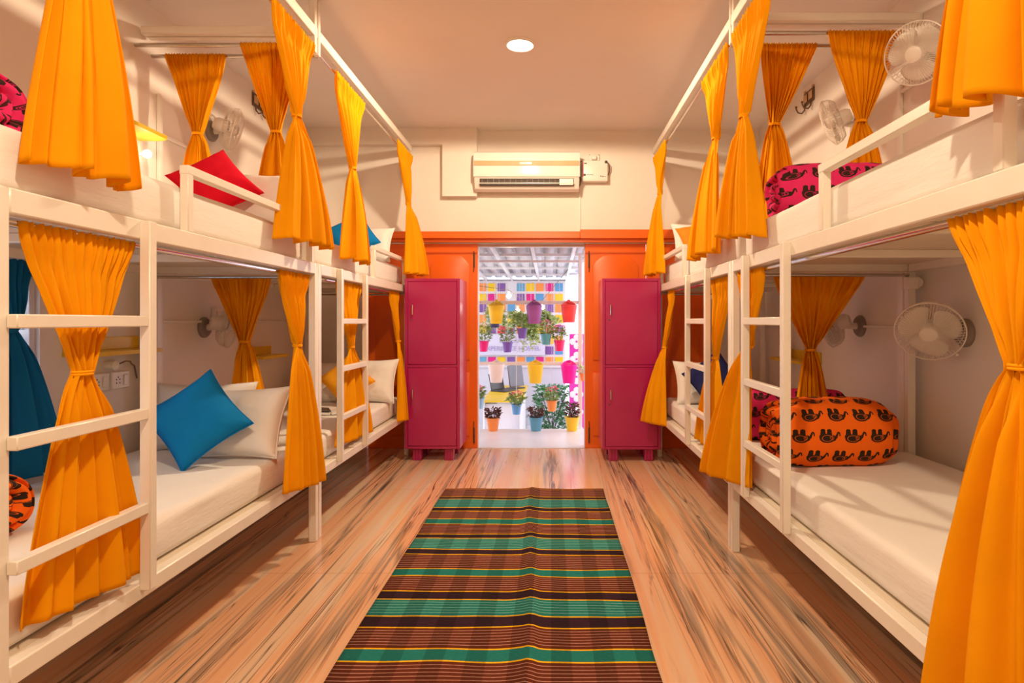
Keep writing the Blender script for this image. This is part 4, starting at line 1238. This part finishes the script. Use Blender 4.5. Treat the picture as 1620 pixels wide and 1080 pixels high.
leafm = {'g': paint('leaf_green', (0.24, 0.38, 0.09), 0.5, 0.3, 25), 'd': paint('leaf_dark_red', (0.12, 0.05, 0.045), 0.5, 0.3, 25), 'l': paint('leaf_light', (0.48, 0.60, 0.22), 0.5, 0.3, 25),
         'b': paint('leaf_bush', (0.08, 0.28, 0.10), 0.5, 0.3, 25)}
flower = {'p': paint('petal_pink', (0.80, 0.10, 0.22), 0.6, 0.2, 30), 'y': paint('petal_yellow', (0.85, 0.65, 0.2), 0.6, 0.2, 30)}
potcol = {'orange': (0.86, 0.30, 0.07), 'blue': (0.10, 0.36, 0.55), 'yellow': (0.85, 0.62, 0.03), 'magenta': (0.78, 0.02, 0.26), 'violet': (0.17, 0.10, 0.48), 'teal': (0.09, 0.36, 0.42), 'crimson': (0.75, 0.02, 0.17),
          'sky blue': (0.12, 0.35, 0.68), 'navy': (0.07, 0.09, 0.28), 'pale blue': (0.30, 0.55, 0.75), 'purple': (0.33, 0.10, 0.36), 'red': (0.84, 0.07, 0.07), 'white': (0.82, 0.80, 0.78), 'hot pink': (0.86, 0.005, 0.42)}
potm = {k: paint('pot_' + k.replace(' ', '_'), v, 0.4, 0.03) for k, v in potcol.items()}
def pot(label, col, base, h, plant, seed, hang=None, flow=None, fh=0.12, fr=0.06, n=120, leaf=0.045, group='small flower pots'):
    rnd = random.Random(seed)
    root = thing('potted_plant', label, 'potted plant', base, group=group)
    r1, r0 = h * 0.50, h * 0.36
    MB().lathe([(0, 0), (r0, 0), (r0 * 1.01, 0.004), (r1 * 0.98, h * 0.88), (r1 * 1.06, h * 0.885), (r1 * 1.08, h), (r1 * 0.98, h), (r1 * 0.93, h * 0.9), (0, h * 0.9)], 24).build('pot', potm[col], root, local=True)
    MB().lathe([(0, h * 0.92), (r1 * 0.93, h * 0.91)], 16).build('soil', M['soil'], root, local=True)
    mb = MB()
    for k in range(5):
        a = rnd.random() * 6.28
        mb.tube([(0.01 * math.cos(a), 0.01 * math.sin(a), h * 0.9), (fr * 0.5 * math.cos(a), fr * 0.5 * math.sin(a), h + fh * rnd.uniform(0.5, 0.9))], 0.0025, 4)
    foliage(mb, (0, 0, h * 0.98), n, fr, leaf, rnd, fh)
    mb.build('foliage', leafm[plant], root, local=True, angle=0)
    if flow:
        mb = MB()
        for k in range(26):
            a = rnd.random() * 6.28; rr = fr * 1.1 * math.sqrt(rnd.random())
            c = Vector((rr * math.cos(a), rr * math.sin(a), h + fh * rnd.uniform(0.75, 1.25)))
            for q in range(4):
                aa = q * 1.57 + a
                mb.sphere(c + Vector((math.cos(aa) * 0.006, math.sin(aa) * 0.006, 0)), (0.008, 0.008, 0.005), sub=1)
        mb.build('blossoms', flower[flow], root, local=True)
    if hang:
        MB().tube([(0, r1, h * 0.97), (0, 0.002, hang - base[2])], 0.0016, 4).tube([(0, -r1, h * 0.97), (0, -0.002, hang - base[2])], 0.0016, 4).build('hanging_wire', M['white_steel'], root, local=True)
    return root
LY = 6.68
pot('small orange pot with dark red leaves on the terrace ledge', 'orange', (P(780, 681, LY).x, LY, 0.001), 0.142, 'd', 1, fh=0.10, fr=0.07, n=150)
pot('small blue pot with dark red leaves on the terrace ledge', 'blue', (P(848, 681, LY).x, LY, 0.001), 0.15, 'd', 2, fh=0.10, fr=0.075, n=150)
pot('small yellow pot with dark red leaves on the terrace ledge', 'yellow', (P(905, 681, LY).x, LY, 0.001), 0.155, 'd', 3, fh=0.14, fr=0.06, n=150)
HY = 6.935
def hp(px, py): return tuple(P(px, py, HY))
TOP = 1.885
def hpot(label, col, px, pb, pt, plant, seed, **kw):
    b = hp(px, pb)
    return pot(label, col, b, (pb - pt) * HY / F, plant, seed, hang=TOP, **kw)
hpot('magenta hanging pot with yellow blossoms at the doorway left edge', 'magenta', 765, 556, 539, 'g', 11, flow='y', fh=0.17, fr=0.075)
hpot('violet hanging pot full of pink blossoms', 'violet', 803, 557, 541, 'g', 12, flow='p', fh=0.14, fr=0.07)
hpot('violet hanging pot of dark green leaves, higher than its neighbours', 'violet', 826, 535, 519, 'g', 13, fh=0.15, fr=0.10, n=220)
hpot('teal hanging pot with pink sprays', 'teal', 864, 545, 528, 'g', 14, flow='p', fh=0.13, fr=0.065)
hpot('crimson hanging pot with pink flowers beside the trellis post', 'crimson', 885, 555, 538, 'g', 15, flow='p', fh=0.14, fr=0.07)
hpot('sky blue hanging pot of broad leaves in front of the yellow desk', 'sky blue', 817, 655, 639, 'g', 16, flow='p', fh=0.12, fr=0.075, leaf=0.07, n=80)
hpot('orange hanging pot with pink blossoms in front of the green bush', 'orange', 873, 650, 633, 'g', 17, flow='p', fh=0.13, fr=0.065)
hpot('pale blue hanging pot with pink blossom cut by the door edge', 'pale blue', 758, 646, 629, 'g', 18, flow='p', fh=0.12, fr=0.05)
hpot('navy hanging pot behind the yellow hook planter', 'navy', 783, 518, 500, 'l', 19, fh=0.10, fr=0.09, n=150)
hpot('orange hanging pot right of the trellis post', 'orange', 922, 602, 590, 'l', 20, fh=0.08, fr=0.05, n=60)

def hook_planter(label, col, px, py0, py1):
    """flat-backed wall planter hooked over the bar"""
    Y = TY - 0.075
    h = (py1 - py0) * Y / F
    b = P(px, py1, Y)
    bar = 1.445 if py0 < 520 else 0.745
    root = thing('hook_planter', label, 'planter', (b.x, Y, b.z), group='hook planters on the trellis')
    n = 12
    t = bmesh.new()
    prof = [(0.062, 0.0, 0.0), (0.066, 0.0, 0.006), (0.092, 0.0, h * 0.72)]
    rings = []
    for (r, _, z) in prof:
        ring = []
        for k in range(24):
            a = k * 6.28318 / 24
            ring.append(t.verts.new((r * math.cos(a), min(0.058, 0.62 * r * math.sin(a)), z)))
        rings.append(ring)
    # rim climbing towards the back into the hook tab
    ring = []
    for k in range(24):
        a = k * 6.28318 / 24
        s = math.sin(a)
        lift = h * (0.72 + 0.05) if s < 0.2 else h * (0.77 + 0.19 * (s - 0.2) / 0.8)
        rr = 0.094 * (1 - 0.35 * max(0, s))
        ring.append(t.verts.new((rr * math.cos(a), min(0.058, 0.62 * 0.094 * s), lift)))
    rings.append(ring)
    for Aa, Bb in zip(rings, rings[1:]):
        for k in range(24): t.faces.new((Aa[k], Aa[(k + 1) % 24], Bb[(k + 1) % 24], Bb[k]))
    t.faces.new(rings[0][::-1])
    bmesh.ops.recalc_face_normals(t, faces=t.faces)
    mb = MB(); mb._merge(t)
    o = mb.build('tub', potm[col], root, local=True, angle=50)
    sd = o.modifiers.new('t', 'SOLIDIFY'); sd.thickness = 0.003
    zt = bar - b.z
    yb = TY - Y
    MB().box((-0.018, 0.045, h * 0.86), (0.018, 0.058, zt + 0.012), 0.003).box((-0.018, 0.045, zt + 0.004), (0.018, yb + 0.028, zt + 0.012), 0.003).box((-0.018, yb + 0.020, zt - 0.03), (0.018, yb + 0.028, zt + 0.010), 0.003).build('hook_tab', potm[col], root, local=True)
    return root
hook_planter('yellow hook planter on the upper trellis bar', 'yellow', 785, 474, 512)
hook_planter('purple hook planter on the upper trellis bar', 'purple', 845, 474, 512)
hook_planter('red hook planter on the upper trellis bar', 'red', 900, 474, 510)
hook_planter('white hook planter on the lower trellis bar in front of the laptop', 'white', 785, 568, 605)
hook_planter('yellow hook planter on the lower trellis bar', 'yellow', 847, 568, 606)
hook_planter('hot pink hook planter on the lower trellis bar', 'hot pink', 900, 568, 606)

# trailing greenery between the pots
def trailing(label, px, py, Y, w, h, n, mat, seed):
    rnd = random.Random(seed)
    c = P(px, py, Y)
    root = thing('trailing_plant', label, 'plant', (c.x, Y, c.z), group='trailing plants behind the planters')
    mb = MB()
    for s_ in range(n):
        a = rnd.random() * 6.28
        l = rnd.uniform(0.5, 1.0)
        end = Vector((w * l * math.cos(a), 0.5 * w * l * math.sin(a), rnd.uniform(-0.75, 0.55) * h))
        mid = Vector((end.x * 0.45, end.y * 0.45, max(0.15 * h, end.z * 0.4 + 0.25 * h)))
        pts = []
        for q in range(7):
            t_ = q / 6
            pts.append(((1 - t_) ** 2) * Vector((0, 0, 0)) + 2 * t_ * (1 - t_) * mid + t_ * t_ * end)
        mb.tube(pts, 0.002, 3, caps=False)
        for p in pts[1:]:
            foliage(mb, p - Vector((0, 0, 0.01)), 3, 0.012, 0.055, rnd, 0.02)
    mb.build('foliage', leafm[mat], root, local=True, angle=0)
    MB().tube([(0, 0, 0), (0, 0, rz(Y) + 0.052 - c.z)], 0.0016, 4).build('hanging_wire', M['white_steel'], root, local=True)
trailing('spidery light green plant hanging in the middle of the courtyard', 840, 528, 7.5, 0.13, 0.28, 34, 'l', 31)
trailing('leafy trailing plant around the navy pot', 790, 508, 7.6, 0.20, 0.22, 26, 'l', 32)
trailing('leafy trailing plant above the teal pot', 866, 505, 7.6, 0.18, 0.22, 24, 'l', 33)
trailing('bushy trailing plant left of the purple planter', 822, 504, 7.7, 0.17, 0.18, 22, 'l', 34)
# bush on the courtyard floor
rnd = random.Random(5)
root = thing('leafy_bush', 'green leafy bush standing by the courtyard wall', 'bush', (0.02, 9.2, -0.5))
mb = MB()
for k in range(9):
    a = rnd.random() * 6.28
    mb.tube([(0, 0, 0), (0.12 * math.cos(a), 0.1 * math.sin(a), 0.35), (0.22 * math.cos(a), 0.18 * math.sin(a), 0.62)], 0.006, 4)
mb.build('stems', leafm['d'], root, local=True)
mb = MB()
foliage(mb, (0, 0, 0.02), 900, 0.27, 0.075, rnd, 0.70)
mb.build('foliage', leafm['b'], root, local=True, angle=0)

# desk and laptop
root = thing('desk', 'long desk with yellow top and white sides in the courtyard', 'desk', (-0.61, 8.4, -0.5))
MB().box((-0.87, 7.5, 0.20), (-0.355, 9.3, 0.225), 0.003).build('desk_top', M['yellow'], root)
MB().box((-0.85, 7.53, -0.5), (-0.83, 9.27, 0.20), 0.002).build('side_panel', M['white_steel'], root)
MB().box((-0.395, 7.53, -0.5), (-0.375, 9.27, 0.20), 0.002).build('side_panel', M['white_steel'], root)
MB().box((-0.83, 7.60, -0.38), (-0.395, 7.62, 0.17), 0.002).build('front_panel', M['out_wall'], root)
root = thing('laptop', 'open black laptop seen side-on on the yellow desk', 'laptop', (-0.66, 8.55, 0.226), (0, 0, R(62)))
MB().box((-0.17, -0.12, 0), (0.17, 0.12, 0.018), 0.004).build('keyboard_base', M['dark'], root, local=True)
MB().box((-0.17, 0.0, -0.115), (0.17, 0.012, 0.115), 0.004, Matrix.Rotation(R(-12), 3, 'X')).build('screen', M['dark'], root, local=True).location = (0, 0.13, 0.13)
root = thing('display_panel', 'grey tilted display panel behind the laptop on the yellow desk', 'display', (-0.52, 8.85, 0.226), (0, 0, R(50)))
MB().box((-0.12, -0.08, 0), (0.12, 0.08, 0.015), 0.004).build('base', M['dark'], root, local=True)
MB().box((-0.15, -0.01, 0.03), (0.15, 0.01, 0.34), 0.005, Matrix.Rotation(R(-10), 3, 'X')).build('screen', paint('grey_screen', (0.14, 0.14, 0.16), 0.3), root, local=True)
o = tag(MB().sphere((-0.54, 8.15, 0.240), (0.035, 0.055, 0.016)).build('computer_mouse', M['dark']), 'dark computer mouse on the yellow desk', 'mouse')

# magenta patterned screen to the right
root = thing('pattern_screen', 'magenta and white fretwork screen right of the trellis post', 'screen', (0.55, 8.6, -0.5))
MB().box((0.26, 8.59, -0.5), (1.1, 8.62, 1.03), 0.003).build('panel', M['magenta'], root)
mb = MB()
for i in range(4):
    for j in range(6):
        cx, cz = 0.36 + i * 0.22, 0.92 - j * 0.25
        for dx, dz in ((0.0, 0.06), (0.055, 0.0), (0.0, -0.06), (-0.055, 0.0)):
            mb.sphere((cx + dx, 8.588, cz + dz), (0.044, 0.006, 0.048), sub=2)
mb.build('fretwork', M['white_steel'], root)

# festoon bulbs
root = thing('festoon_lights', 'string of glowing bulbs under the tin roof', 'string lights', (-0.5, 8.0, 1.6))
pts = [(-1.9, 8.0, rz(8.0) + 0.0), (-1.1, 8.0, 1.70), (-0.56, 8.0, 1.62), (-0.3, 8.2, 1.45), (-0.12, 8.3, 1.50), (0.25, 8.3, rz(8.3) + 0.0)]
MB().tube(pts, 0.004, 5).build('cable', M['cord'], root)
for c in (P(805, 468, 8.0), P(819, 492, 8.1), P(858, 486, 8.3)):
    b_ = MB().sphere(c, 0.032).build('bulb', M['bulb'], root)
    MB().tube([c + Vector((0, 0, 0.025)), c + Vector((0, 0, 0.07))], 0.012, 8).build('bulb_holder', M['plastic'], root)
